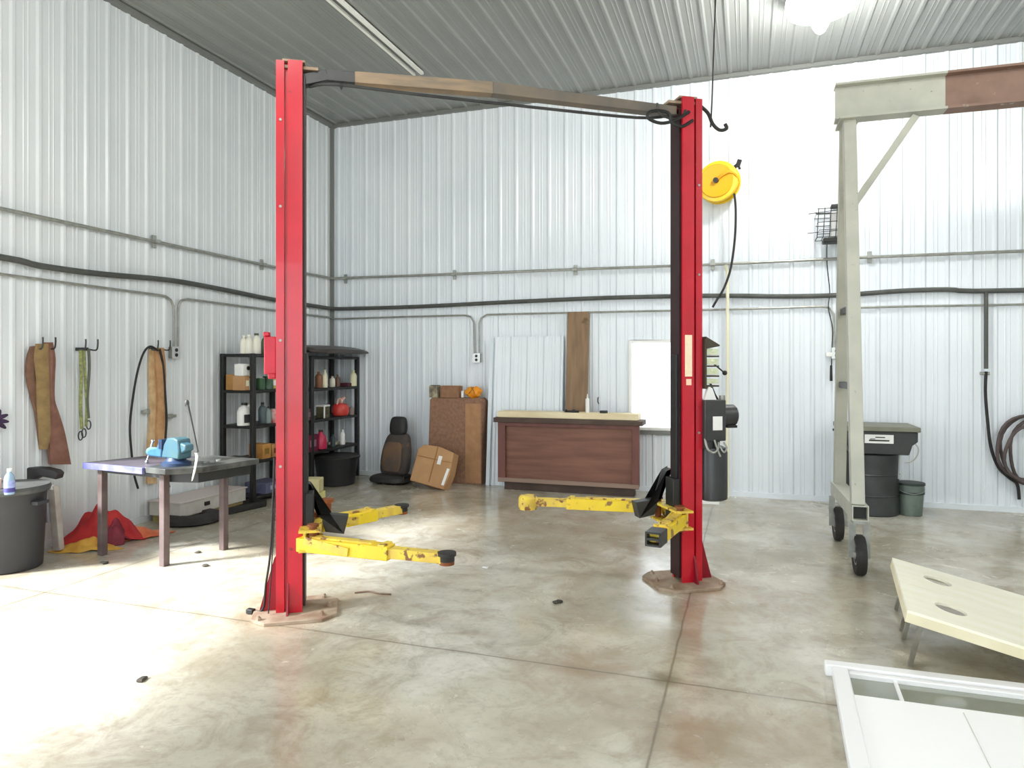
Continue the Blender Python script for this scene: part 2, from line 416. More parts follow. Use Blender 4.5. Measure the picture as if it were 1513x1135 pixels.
# plug, cord and wire-caged heater
tag(G().tube(wl([('B', 1222, 352), ('B', 1222, 390), ('B', 1226, 430), ('B', 1224, 455), ('B', 1230, 485), ('B', 1229, 520), ('B', 1228, 560)], .05), .006, 6, sub=4).build('power_cord', rubber), 'thin dark power cord dropping from the wire cage to the outlet left of the gantry', 'cord')
t = thing('plug_adapter', 'small pale plug adapter with dark cord end beside the outlet left of the gantry', 'plug', B(1226, 524, .05))
G().box(B(1225, 524, .045), (.07, .04, .05)).build('adapter_body', white, t, bevel=.006)
G().cyl(B(1228, 540, .06), B(1228, 563, .06), .012, .016).build('plug', rubber, t)
q = B(1231, 330, .16)
t = thing('wire_cage_basket', 'black wire cage basket mounted high on the back wall beside the gantry post', 'wire basket', q)
wire = G()
for z in (-.17, -.09, 0, .09, .15):
    w = .17+.015*math.sin(z*20)
    wire.tube([(q.x-w, q.y-.12, q.z+z), (q.x+w, q.y-.12, q.z+z), (q.x+w, q.y+.14, q.z+z), (q.x-w, q.y+.14, q.z+z)], .0045, 6, closed=True)
for k in range(6):
    x = q.x-.16+.064*k
    wire.tube([(x, q.y-.12, q.z+.16), (x-.02, q.y-.13, q.z-.17), (x-.02, q.y+.13, q.z-.17)], .0045, 6)
wire.tube([(q.x-.27, q.y-.12, q.z+.1), (q.x+.1, q.y-.12, q.z+.13)], .0045, 6).tube([(q.x-.28, q.y-.12, q.z-.12), (q.x+.1, q.y-.12, q.z-.1)], .0045, 6)
wire.build('wire_frame', black, t)
G().box((q.x+.02, q.y, q.z-.2), (.26, .2, .05)).build('basket_base', black, t, bevel=.01)
G().box((q.x+.08, q.y+.05, q.z+.2), (.2, .12, .035)).build('top_bracket', black, t, bevel=.006)
G().box((q.x+.06, q.y+.02, q.z-.02), (.18, .12, .3)).build('inner_box', mat('pale_grey_box', (190, 192, 190), rough=.5), t, bevel=.01)
# white vertical pipe
tag(G().tube([B(1072, 392, .085), B(1075, 404, .1), B(1075, 735, .1)], .02, 10).build('vertical_pipe', cream), 'slim cream vertical pipe down the back wall right of the lift power unit', 'pipe')

# hose reel
q = B(1062, 270, .22)
t = thing('hose_reel', 'yellow round hose reel high on the back wall right of the red column', 'hose reel', q)
rm = mat('reel_yellow', (246, 206, 48), (238, 196, 40), rough=.35, scale=4, coat=.3)
yaw = R(-12)
T = fr(q, yaw)
G(T).lathe([(0.02, -.10), (.20, -.10), (.235, -.085), (.245, -.06), (.235, -.05), (.10, -.045), (.10, .045), (.235, .05), (.245, .06), (.235, .085), (0.02, .09)], axis='y', n=36).build('drum', rm, t)
G(T).lathe([(.175, -.108), (.19, -.112), (.20, -.104), (.175, -.10)], axis='y', n=36).build('drum_rim', mat('deep_yellow', (226, 170, 30), rough=.4), t)
G(T).lathe([(.105, -.04), (.19, -.04), (.19, .04), (.105, .04)], axis='y', n=30).build('wound_hose', rubber, t)
G(T).tube([(0, -.12, 0), (.07, -.13, .05), (.15, -.12, .08), (.22, -.09, .04), (.235, -.04, -.05), (.19, -.02, -.13)], .018, 8, sub=4).build('guide_arm', mat('amber_arm', (222, 160, 30), rough=.4), t)
G(T).cyl((0, -.10, 0), (0, -.15, 0), .03).build('hub', blk2, t)
G(T).box((0, .13, 0), (.12, .12, .30)).box((0, .185, 0), (.2, .02, .34)).build('wall_bracket', rm, t, bevel=.006)
G(T).box((.20, -.02, .16), (.09, .05, .03), (0, R(-35), 0)).cyl((.22, -.02, .20), (.25, -.02, .12), .014).box((.235, -.02, .19), (.05, .03, .09), (0, R(20), 0)).build('roller_outlet', black, t, bevel=.004)
G().tube([D(1085, 286, 8.12), D(1087, 310, 8.15), D(1086, 350, 8.16), D(1080, 395, 8.17), D(1070, 425, 8.18), D(1060, 442, 8.2), D(1053, 454, 8.2)], .014, 8, sub=5).build('hanging_hose', rubber, t)
# cable from the ceiling
q = F(1053, 12, CEIL-.03)
zc_ = 8.0
tag(G().tube([D(1057, 0, 7.0).lerp(D(1057, 0, 7.0), 0), D(1055, 60, 7.0), D(1053, 150, 7.0), D(1051, 192, 7.0)], .008, 6).build('ceiling_cable', rubber), 'thin dark cable hanging from the ceiling beside the right red column', 'cable') if False else None
top = F(1058, -20, CEIL-.02); zt = (top.y*CT - top.x*ST)
tag(G().tube([top, D(1055, 60, zt), D(1052, 150, zt), D(1050, 188, zt)], .008, 6, sub=3).build('ceiling_cable', rubber), 'thin dark cable hanging from the ceiling just right of the right red column', 'cable')

# coiled hose at the right edge
t = thing('coiled_hose', 'brown rubber hose coiled on a wall hook at the right edge of the photo', 'hose', B(1520, 660, .1))
for k, (dx, dz, rx, rz_) in enumerate(((0, 0, .27, .37), (.05, -.03, .24, .36), (-.02, .02, .29, .34), (.03, -.05, .26, .31))):
    c = B(1522, 665, .07+.03*k)
    G().tube([c+Vector((dx+rx*math.cos(a)*(1+.06*math.sin(3*a+k)), .01*math.sin(2*a), dz+rz_*math.sin(a))) for a in [i*math.pi/14 for i in range(28)]], .017, 8, closed=True).build('hose_loop', mat('brown_hose', (92, 80, 78), (70, 60, 60), rough=.6, scale=6), t)
c = B(1522, 665, 0)
G().tube([c+Vector((0, 0, .36)), c+Vector((0, -.2, .34)), c+Vector((0, -.22, .42))], .012, 8).build('wall_hook', blk2, t)
# ------------------------------------------------------------------ two-post car lift
PL = cw(-1.425, 4.50); PR = cw(1.285, 5.12)
U = (PR-PL).normalized(); UA = math.atan2(U.y, U.x); HCOL = 3.53
lift = thing('two_post_car_lift', 'tall red two-post car lift with yellow swing arms standing in the middle of the shop', 'car lift', (PL+PR)/2, UA)
def c_section(T, z0, z1, m, name):
    path = [(.075, .062), (.075, .085), (-.014, .085), (-.014, .03), (-.038, .03), (-.038, .066), (-.088, .066), (-.088, -.066), (-.038, -.066), (-.038, -.03), (-.014, -.03), (-.014, -.085), (.075, -.085), (.075, -.062)]
    n = len(path); th = .007; inner = []
    for i in range(n):
        p = Vector(path[i]); dirs = []
        if i > 0: dirs.append((p-Vector(path[i-1])).normalized())
        if i < n-1: dirs.append((Vector(path[i+1])-p).normalized())
        nv = Vector((0, 0))
        for d in dirs: nv += Vector((-d.y, d.x))
        if len(dirs) == 2 and abs(dirs[0].dot(dirs[1])) < .5: pass
        inner.append(tuple(p + nv*th))
    poly = path + inner[::-1]
    g = G(T); N = len(poly); vs = [(x, y, z0) for x, y in poly] + [(x, y, z1) for x, y in poly]
    fs = [(i, (i+1) % N, N+(i+1) % N, N+i) for i in range(N)]
    for k in range(n-1):
        a, b, c, d = k, k+1, N-2-k, N-1-k
        fs += [(d, c, b, a), (N+a, N+b, N+c, N+d)]
    g.add(vs, fs); return g.build(name, m, lift, smooth_=False)
for side, P0, ang in ((-1, PL, UA), (1, PR, UA+math.pi)):
    T = fr(P0, ang)                     # local x points to the other column
    nr = -1 if side < 0 else 1          # local y sign that faces the camera
    col = c_section(T, .02, HCOL, red, 'column')
    # near-black rail, strip added so the column opening looks dark, cylinder and bolts
    G(T).box((-.062, 0, 1.75), (.028, .05, 3.4)).box((.078, -nr*.017, 1.75), (.022, .142, 3.40)).build('inner_rail', mat('opening_shade_red', (46, 16, 20), (34, 14, 16), rough=.5), col)
    G(T).cyl((.03, .03, .1), (.03, .03, 2.0), .02).cyl((.03, .03, 2.0), (.03, .03, 3.3), .012).build('hydraulic_cylinder', blk2, col)
    for z in ((.95, 1.75, 2.6, 3.15) if side < 0 else (1.1, 2.25, 2.9)):
        G(T).cyl((-.06, nr*.066, z), (-.06, nr*.074, z), .009, n=8).build('bolt_head', galv, col)
    # base plate (clipped corners) and gussets
    g = G(T)
    w, d, c = .26, .235, .09
    g.prism([(-w+c, -d), (w-c, -d), (w, -d+c), (w, d-c), (w-c, d), (-w+c, d), (-w, d-c), (-w, -d+c)], T @ Vector((0.02, 0, 0)), T.to_3x3() @ Vector((1, 0, 0)), T.to_3x3() @ Vector((0, 1, 0)), (0, 0, .022)) if False else None
    g.T = Matrix.Identity(4)
    X3, Y3 = T.to_3x3() @ Vector((1, 0, 0)), T.to_3x3() @ Vector((0, 1, 0))
    g.prism([(-w+c, -d), (w-c, -d), (w, -d+c), (w, d-c), (w-c, d), (-w+c, d), (-w, d-c), (-w, -d+c)], T @ Vector((0.03, 0, 0)), X3, Y3, (0, 0, .022))
    bp_ = g.build('base_plate', rust, lift, bevel=.003)
    for x, y in ((-.18, -.17), (.2, -.17), (-.18, .17), (.2, .17), (.24, 0)):
        G(T).cyl((x, y, .02), (x, y, .037), .017, n=6).cyl((x, y, .037), (x, y, .05), .009, n=8).build('anchor_bolt', rust, bp_)
    for sy in (-1, 1):
        g = G(); a = T @ Vector((-.02, sy*.086, .022))
        g.prism([(0, 0), (.06, 0), (.015, .16), (0, .19)], a, Y3*sy, (0, 0, 1), X3*.012)
        g.build('gusset', redd, lift)
    g = G(); g.prism([(0, 0), (-.11, 0), (-.02, .33), (0, .36)], T @ Vector((-.085, -.006, .022)), X3, (0, 0, 1), Y3*.012)
    g.build('gusset', redd, lift)
    # carriage inside and in front of the column
    ca = G(T).box((.055, 0, 1.12), (.10, .078, 1.10)).box((.115, 0, .62), (.05, .13, .30)).build('carriage', black, lift, bevel=.004)
    G(T).box((.125, 0, .56), (.13, .44, .016)).box((.125, 0, .44), (.13, .44, .016)).box((.095, 0, .50), (.02, .38, .12)).build('arm_bracket', yelw, ca, bevel=.002)
    for sy in (-1, 1):
        G(T).cyl((.145, sy*.18, .42), (.145, sy*.18, .59), .024).cyl((.145, sy*.18, .585), (.145, sy*.18, .60), .036).build('pivot_pin', rustb, ca)
    # black triangular pad holder behind
    g = G(); g.prism([(0, 0), (.20, -.02), (.17, -.14), (.05, -.12), (-.05, .20), (-.09, .22)][::1], T @ Vector((.16, -nr*.10, .60)), X3, (0, 0, 1), Y3*-nr*.09)
    g.build('arm_lock_guard', blk2, ca, bevel=.004)
def arm(label, a, b, zc, pad, padh=.05, split=.62, hollow=False, side_plate=True):
    "telescoping swing arm between two ground points"
    a = Vector((a.x, a.y, zc)); b = Vector((b.x, b.y, zc)); d = (b-a).normalized(); up = Vector((0, 0, 1)); sd = d.cross(up)
    m = a.lerp(b, split)
    o = G().bar(a-d*.06, m, .10, .084).build('swing_arm', yel, lift, bevel=.004)
    G().bar(m-d*.03, b, .074, .06).build('arm_extension', yelw, o, bevel=.003)
    G().bar(a.lerp(m, .04)+up*.047, a.lerp(m, .80)+up*.047, .06, .012).bar(m-d*.02+up*.046, m-d*.06+up*.046, .105, .012).build('top_strap', yelw, o, bevel=.002)
    G().bar(a+sd*.045+up*.03, a.lerp(m, .55)+sd*.058-up*.01, .012, .05).build('side_strap', yelw, o)
    if hollow:
        G().bar(b-d*.10, b+d*.05, .094, .014, ).bar(b-d*.10+up*.04, b+d*.05+up*.04, .094, .012).bar(b-d*.10-up*.04, b+d*.05-up*.04, .094, .012).bar(b-d*.1+sd*.045, b+d*.05+sd*.045, .012, .09).bar(b-d*.1-sd*.045, b+d*.05-sd*.045, .012, .09).build('arm_end_socket', blk2, o)
    if pad:
        c = b+d*.01-up*.008
        G().cyl(c-up*.01, c+up*.018, .045).lathe([(.045, .018), (.055, .022), (.055, .04), (.045, .043)], c, 24).build('lift_pad', rubber, o)
        G().cyl(c-up*.03, c+up*.02, .044).build('pad_stem', rustb, o)
    return o
arm('', cw(-1.27, 4.36), F(658, 824, .475), .475, True)
arm('', cw(-1.28, 4.80), F(592, 752, .5), .50, True)
arm('', cw(1.18, 4.93), F(968, 795, .5), .50, False, hollow=True, split=.8)
arm('', cw(1.16, 5.36), F(785, 741, .5), .50, False, split=.72)
# yellow spacer drum at the far end of the rear right arm and stand-up adapter on the left
q = F(780, 741, .5)
G().lathe([(.03, .44), (.07, .44), (.075, .46), (.075, .53), (.06, .55), (.03, .55)], (q.x, q.y, 0), 24).build('arm_end_ring', yelw, lift)
q = F(482, 764, .5)
G().lathe([(.03, .44), (.036, .44), (.036, .60), (.055, .61), (.055, .63), (.02, .63)], (q.x, q.y, 0), 20).build('stack_adapter', rustb, lift)
# overhead crossbar
a = PL + Vector((0, 0, 3.40)); b = PR + Vector((0, 0, 3.46))
a2 = a + U*.16; n_ = Vector((-U.y, U.x, 0))
pts = [PL+U*.07+Vector((0, 0, 3.43)), PL+U*.22+Vector((0, 0, 3.475)), PL+U*.42+Vector((0, 0, 3.475))]
cb = G()
for p0, p1 in zip(pts, pts[1:]): cb.bar(p0, p1+(p1-p0).normalized()*.006, .07, .07)
cb.build('crossbar_end', blk2, lift, bevel=.003)
G().bar(pts[-1]-U*.02, pts[-1]+U*.9+Vector((0, 0, .012)), .085, .075, h2=.082).build('overhead_crossbar', mat('weathered_brown_beam', (156, 132, 106), (116, 106, 92), rough=.7, scale=3, stretch=(1, 1, 6)), lift, bevel=.004)
G().bar(pts[-1]+U*.9+Vector((0, 0, .012)), PR-U*.10+Vector((0, 0, 3.44)), .084, .081, h2=.065).build('overhead_crossbar', mat('grey_brown_beam', (118, 106, 92), (96, 92, 86), rough=.65, scale=4), lift, bevel=.004)
G().box((0, 0, 0), (0.001, .001, .001)) if False else None
for P0, s in ((PL, 1), (PR, -1)):
    G(fr(P0, UA)).box((s*.06, 0, 3.50), (.22, .10, .02)).box((s*.02, 0, 3.535), (.14, .13, .015)).build('top_bracket', rust, lift, bevel=.002)
zt_ = Vector((0, 0, 1))
def lp(t, z, v=0): return PL.lerp(PR, t) + zt_*z + n_*v
G().tube([lp(.04, 3.40), lp(.1, 3.41, -.05), lp(.3, 3.39, -.05), lp(.6, 3.37, -.05), lp(.85, 3.36, -.05), lp(.95, 3.40, -.04), lp(.99, 3.42)], .011, 8, sub=4).build('hydraulic_hose', blk2, lift)
G().tube([lp(.11, 3.42, -.05), lp(.113, 3.385, -.05), lp(.116, 3.42, -.05)], .012, 8).build('hose_tie', black, lift)
G().tube([lp(.99, 3.42, -.09), lp(.95, 3.35, -.09), lp(.91, 3.32, -.09), lp(.875, 3.35, -.09), lp(.885, 3.40, -.09), lp(.93, 3.40, -.09), lp(.94, 3.33, -.09), lp(.97, 3.31, -.09), lp(1.0, 3.36, -.09)], .012, 8, sub=4).build('hose_loop', black, lift)
G().tube([lp(.90, 3.46, -.09), lp(.91, 3.38, -.09), lp(.96, 3.36, -.09), lp(.98, 3.43, -.09)], .009, 8, sub=4).build('hose_loop', blk2, lift)
G().tube([lp(1.02, 3.50, -.05), lp(1.05, 3.44, -.05), lp(1.065, 3.36, -.05), lp(1.085, 3.32, -.05), lp(1.105, 3.335, -.05), lp(1.10, 3.37, -.05)], .013, 8, sub=4).build('hose_hook', rubber, lift)
# cables at the left foot and the red latch cover box
G().tube([PL-U*.10-n_*.03+zt_*1.0, PL-U*.12-n_*.04+zt_*.45, PL-U*.15-n_*.05+zt_*.2, PL-U*.17-n_*.02+zt_*.04, PL-U*.24+n_*.02+zt_*.012], .007, 6, sub=5).tube([PL-U*.09-n_*.05+zt_*.8, PL-U*.115-n_*.06+zt_*.3, PL-U*.13-n_*.09+zt_*.03], .004, 6, sub=5).build('release_cable', black, lift)
G().box(PL-U*.25+n_*.02+zt_*.018, (.05, .035, .03)).build('cable_end', black, lift, bevel=.004)
G(fr(PL, UA)).box((-.125, .01, 1.655), (.075, .11, .24)).box((-.15, .01, 1.79), (.04, .08, .03)).box((-.115, .01, 1.53), (.05, .09, .05)).build('latch_cover', mat('crimson_cover', (196, 18, 50), (180, 14, 44), rough=.35, scale=4), lift, bevel=.008)
# right column: labels, adapter rack, power unit
T = fr(PR, UA)      # x away from the other column
G(T).box((-.032, -.0875, 1.66), (.055, .003, .30)).build('instruction_label', mat('label_cream', (250, 232, 200), (244, 222, 190), rough=.5, scale=30), lift)
G(T).box((-.03, -.0875, 1.47), (.04, .003, .045)).build('warning_label', mat('label_peach', (250, 214, 186), rough=.5), lift)
rk = G(T).box((.10, -.05, 1.60), (.014, .10, .36)).prism([(0, 0), (.11, -.06), (.11, -.07), (0, -.09)], (0.10, -.10, 1.80), (1, 0, 0), (0, 0, 1), (0, .12, 0)).build('adapter_rack', mat('dark_brown_metal', (66, 58, 46), rough=.6), lift, bevel=.002)
for k in range(4):
    z = 1.69 - k*.072
    G(T).box((.158, -.045, z), (.10, .085, .044 if k < 3 else .034)).box((.158, -.09, z+.005), (.03, .01, .02)).build('rack_bin', mat('pale_green_bin', (222, 228, 198), (206, 214, 180), rough=.5, scale=20), rk, bevel=.004)
    G(T).box((.155, -.045, z-.034), (.11, .09, .012)).build('rack_shelf', mat('dark_brown_metal', (66, 58, 46)), rk)
G(T).tube([(.19, -.05, 1.60), (.25, -.06, 1.55), (.265, -.06, 1.54)], .006, 6).ball((.272, -.06, 1.535), .018).build('release_handle', black, lift)
pu = G(T).box((.17, -.03, 1.19), (.17, .16, .30)).box((.125, -.03, 1.04), (.07, .13, .12)).box((.20, -.03, 1.02), (.05, .10, .10)).build('power_unit', blk2, lift, bevel=.008)
G(T).lathe([(.05, -.09), (.075, -.085), (.08, -.05), (.08, .09), (.07, .10), (.02, .10)], (.27, -.02, 1.22), 24, axis='x').build('electric_motor', blk2, pu)
G(T).box((.36, -.02, 1.22), (.02, .1, .12)).box((.33, -.03, 1.14), (.08, .08, .02)).build('motor_cap', black, pu, bevel=.004)
G(T).box((.185, -.112, 1.17), (.075, .003, .10)).build('rating_label', white, pu)
G(T).prism([(0, 0), (.095, 0), (.06, .09), (.03, .10)], (.095, -.09, 1.335), (1, 0, 0), (0, 0, 1), (0, .03, 0)).build('white_funnel', white, pu)
G(T).tube([(.15, -.06, 1.47), (.19, -.06, 1.38), (.215, -.06, 1.34)], .008, 6).build('control_lever', black, pu)
G(T).cyl((.25, -.06, 1.33), (.25, -.06, 1.37), .022).build('filler_cap', galv, pu)
G(T).lathe([(.10, .60), (.122, .61), (.124, .64), (.124, .95), (.114, .985), (.07, 1.0), (.02, 1.0)], (.195, -.03, 0), 28, sc=(.86, .7)).build('oil_reservoir', mat('reservoir_black', (46, 48, 50), (56, 56, 58), rough=.35, scale=3), pu)
G(T).tube([(.09, -.10, 1.06), (.10, -.12, .99), (.14, -.125, .96), (.18, -.12, .98), (.2, -.1, 1.03)], .008, 6, sub=4).tube([(.16, -.11, 1.05), (.18, -.12, .98), (.20, -.125, .93)], .007, 6).tube([(.24, -.1, 1.03), (.26, -.11, .99), (.23, -.12, .96), (.21, -.1, 1.0)], .007, 6, sub=3).build('hydraulic_fitting', galv, pu)

# ------------------------------------------------------------------ gantry crane
A = cw(2.62, 5.24); Bk = cw(2.97, 6.36); mid = (A+Bk)/2
bd = (Bk-A).normalized(); bn = Vector((bd.y, -bd.x, 0))        # beam direction (away) and crossbeam direction (right)
ga = math.atan2(bn.y, bn.x)
gt = thing('gantry_crane', 'grey-green steel rolling gantry crane with partly rust-brown top beam at the right', 'gantry crane', mid, ga)
span = 3.4
for k, off in enumerate((0, span)):
    o = bn*off
    # open-ended square tube base
    g = G(); w = .115; tk = .008
    for dx, dz, ww, hh in ((0, w/2-tk/2, w, tk), (0, -w/2+tk/2, w, tk), (w/2-tk/2, 0, tk, w-2*tk), (-w/2+tk/2, 0, tk, w-2*tk)):
        g.bar(A+o+bn*dx+zt_*(.475+dz), Bk+o+bn*dx+zt_*(.475+dz), ww, hh)
    g.build('base_beam', gant, gt)
    g = G(); g.bar(A+o+bd*.06+zt_*.475, A+o+bd*.07+zt_*.475, .098, .098); g.build('tube_shade_plate', black, gt)  # black plate set inside the open tube to give its inner shade
    top = mid + o + zt_*3.60
    l1 = G().bar(A+o+bd*.07-bn*.01+zt_*.53, top-bd*.06, .095, .085, up=bd).build('leg', gant, gt, bevel=.004)
    l2 = G().bar(Bk+o-bd*.12+zt_*.53, top+bd*.10, .095, .085, up=bd).build('leg', mat('far_leg_grey', (176, 176, 162), (164, 164, 150), rough=.55, scale=5), gt, bevel=.004)  # far leg a little darker than the near leg
    for z in (1.42, 2.05):
        f = (z-.53)/(3.6-.53)
        pa = (A+o+bd*.07+zt_*.53).lerp(top-bd*.06, f); pb = (Bk+o-bd*.12+zt_*.53).lerp(top+bd*.10, f)
        G().bar(pa, pb, .05, .05).build('cross_tie', blk2, gt)
    G().bar(top-bd*.16+zt_*.01, top+bd*.18+zt_*.01, .15, .02).build('cap_plate', gant, gt)
    s = 1 if k == 0 else -1
    G().bar(top+bn*s*.50-zt_*(-.01), mid+o+zt_*2.90+bn*s*.03, .055, .055, up=bd).build('diagonal_brace', gant, gt, bevel=.003)
    for P0, kd in ((A+bd*.05, 0), (Bk-bd*.03, 1)):
        P1 = P0+o
        fk = G().bar(P1+zt_*.418-bn*.0, P1+zt_*.395, .10, .11, up=bd).bar(P1+bn*.05+zt_*.40, P1+bn*.05+zt_*.13, .012, .05, up=bn).bar(P1-bn*.05+zt_*.40, P1-bn*.05+zt_*.13, .012, .05, up=bn).build('caster_fork', galv, gt)
        # tyre axis along bn
        X = Matrix((bn, Vector((0, 0, 1)).cross(bn), (0, 0, 1))).transposed().to_4x4(); X.translation = P1+zt_*.152
        G(X).lathe([(.075, -.028), (.12, -.038), (.143, -.034), (.152, -.018), (.152, .018), (.143, .034), (.12, .038), (.075, .028)], axis='x', n=32).build('tyre', rubber, fk)
        G(X).lathe([(.012, -.040), (.03, -.040), (.035, -.022), (.075, -.030), (.082, -.024), (.082, .024), (.075, .030), (.035, .022), (.03, .040), (.012, .040)], axis='x', n=24).build('wheel_hub', mat('wheel_grey', (150, 150, 146), rough=.35, metal=.5), fk)
# I-beam on top, grey-green end and rust-brown primer run
def ibeam(a, b, m, name):
    g = G(); zc = 3.625+.15
    for dz, w, h in ((-.14, .15, .018), (.14, .15, .018), (0, .012, .27)):
        g.bar(a+zt_*(zc+dz), b+zt_*(zc+dz), w, h)
    return g.build(name, m, gt)
s0 = mid-bn*.10; s1 = mid+bn*.71; s2 = mid+bn*(span+.35)
ibeam(s0, s1, gant, 'top_beam')
ibeam(s1, s2, mat('rust_brown_primer', (142, 114, 100), (128, 102, 88), rough=.7, scale=6, spots=(10, .66, (176, 172, 156))), 'top_beam_primer_section')
# ------------------------------------------------------------------ workbench and vise
ta, tb_, tc_ = cw(-3.43, 5.84), cw(-2.757, 5.53), cw(-2.485, 6.01)   # foot positions
ex = (tb_-ta).normalized(); ey = Vector((-ex.y, ex.x, 0)); wbt = .775
wdt = (tb_-ta).length; dpt = (tc_-tb_).dot(ey)
sh = (tc_-tb_).dot(ex)
wb = thing('workbench', 'steel workbench with blue-edged left top and thick dark plate holding the vise', 'workbench', (ta+tb_)/2+ey*.3, math.atan2(ex.y, ex.x))
legm = mat('brown_grey_leg', (84, 68, 66), (104, 90, 88), rough=.6, scale=7)
for q in (ta, tb_, tc_, ta+ey*dpt+ex*.05):
    G().bar(q+zt_*0, q+zt_*(wbt-.05), .055, .055, up=ex).build('leg', legm, wb, bevel=.004)
o = ta-ex*.13-ey*.06
G().bar(ta+zt_*.72, tb_+zt_*.72, .03, .05).bar(tb_+zt_*.72, tc_+zt_*.72, .03, .05).bar(ta+ey*dpt+zt_*.72, tc_+zt_*.72, .03, .05).bar(ta+zt_*.72, ta+ey*dpt+zt_*.72, .03, .05).build('frame_rail', blk2, wb)
lt = G(); lt.prism([(-.14, -.05), (.60, -.05), (.66, .60), (-.02, .60)], ta+zt_*.745, ex, ey, zt_*.03)
lt.build('left_tabletop', mat('dark_slate_top', (74, 68, 78), (96, 90, 100), rough=.45, scale=4), wb, bevel=.003)
G().prism([(-.145, -.075), (.58, -.075), (.58, -.05), (-.145, -.05)], ta+zt_*.725, ex, ey, zt_*.05).build('blue_edge', mat('blue_edge_strip', (84, 92, 156), (140, 134, 164), rough=.4, scale=6), wb, bevel=.002)
pl = G(); pl.prism([(-.10, -.09), (.13, -.10), (.30, .10), (.34, .66), (-.22, .66), (-.16, .10)], tb_+zt_*.742, ex, ey, zt_*.045)
pl.build('steel_plate', mat('oily_dark_plate', (50, 50, 48), (92, 94, 90), rough=.35, scale=6), wb, bevel=.004)
G().prism([(-.02, .02), (.26, .10), (.3, .60), (-.1, .6)], tb_+zt_*.66, ex, ey, zt_*.08).build('plate_support', black, wb, bevel=.004)
# vise
vb = Vector((0, 0, 0)) + tb_ + ex*-.02 + ey*.10 + zt_*.787
vr = math.atan2(ex.y, ex.x)+R(-8)
ROOTV = vise = thing('bench_vise', 'blue cast bench vise bolted on the right half of the steel workbench', 'vise', vb, vr)
vm = mat('vise_blue', (66, 118, 158), (50, 96, 138), rough=.4, scale=9); vd = mat('vise_dark_blue', (34, 50, 80), (44, 64, 96), rough=.5, scale=9); vg = mat('vise_green_grey', (62, 100, 116), (74, 106, 108), rough=.45, scale=9)
T = fr(vb, vr) @ Matrix.Scale(1.3, 4)
G(T).lathe([(.03, 0), (.085, 0), (.085, .018), (.06, .03), (.05, .05), (.02, .05)], (.03, 0, 0), 24).build('swivel_base', vd, vise)
G(T).prism([(-.06, .045), (.12, .045), (.125, .10), (.11, .165), (.07, .175), (.0, .17), (-.04, .12)], (0, .045, 0), (1, 0, 0), (0, 0, 1), (0, -.09, 0)).prism([(.10, .07), (.17, .10), (.17, .135), (.09, .15)], (0, .03, 0), (1, 0, 0), (0, 0, 1), (0, -.06, 0)).build('fixed_jaw', vg, vise, bevel=.012)
G(T).prism([(-.20, .045), (-.07, .045), (-.06, .13), (-.085, .15), (-.12, .10), (-.20, .085), (-.23, .07)], (0, .042, 0), (1, 0, 0), (0, 0, 1), (0, -.084, 0)).build('moving_jaw', vm, vise, bevel=.01)
G(T).box((-.066, 0, .128), (.014, .11, .06)).box((-.046, 0, .128), (.014, .11, .06)).build('jaw_plate', vd, vise)
G(T).cyl((-.25, 0, .065), (-.06, 0, .065), .03).cyl((-.27, 0, .065), (-.25, 0, .065), .022).build('screw_barrel', mat('pale_blue_worn', (120, 160, 190), (88, 134, 172), rough=.35, scale=8), vise)
G(T).cyl((-.262, -.02, -.0), (-.262, .02, .13), .007).ball((-.262, -.02, 0), .012).ball((-.262, .02, .13), .012).build('tommy_bar', chrome, vise)
p0 = D(277, 594, 6.6); p1 = vb + ex*.16 + ey*.05 + zt_*.0
tag(G().tube([D(276, 594, 5.95), D(283, 625, 5.92), D(292, 668, 5.86)], [.014, .011, .009], 8, sub=3).ball(D(276, 596, 5.95), .02, (1, 1, 1.6)).build('pry_bar', mat('dark_bar', (78, 78, 76), rough=.5)), 'thin dark pry bar leaning upright behind the blue vise', 'pry bar')
g = G(); c = D(292, 669, 5.52)
q0 = [D(288, 668, 5.62), D(292, 672, 5.42), D(290, 684, 5.40), D(287, 700, 5.40), D(284, 712, 5.41)]
rows = []
for p, w in zip(q0, (.03, .028, .024, .02, .008)): rows.append([p-ex*w/2, p+zt_*.004-ey*.01, p+ex*w/2])
g.grid(rows); tag(g.build('rag', white, solid=.006, sub=1), 'white rag strip hanging over the front edge of the workbench beside the vise', 'rag')
for k, (x, y) in enumerate(((303, 687), (313, 686), (323, 684))):
    q = F(x, y-3, .787)
    tag(G().lathe([(.012, 0), (.022, 0), (.022, .012), (.012, .012)], q, 12).build('washer', galv), 'small pale steel washer in the row on the right end of the steel bench plate', 'washer', 'washers on the workbench')

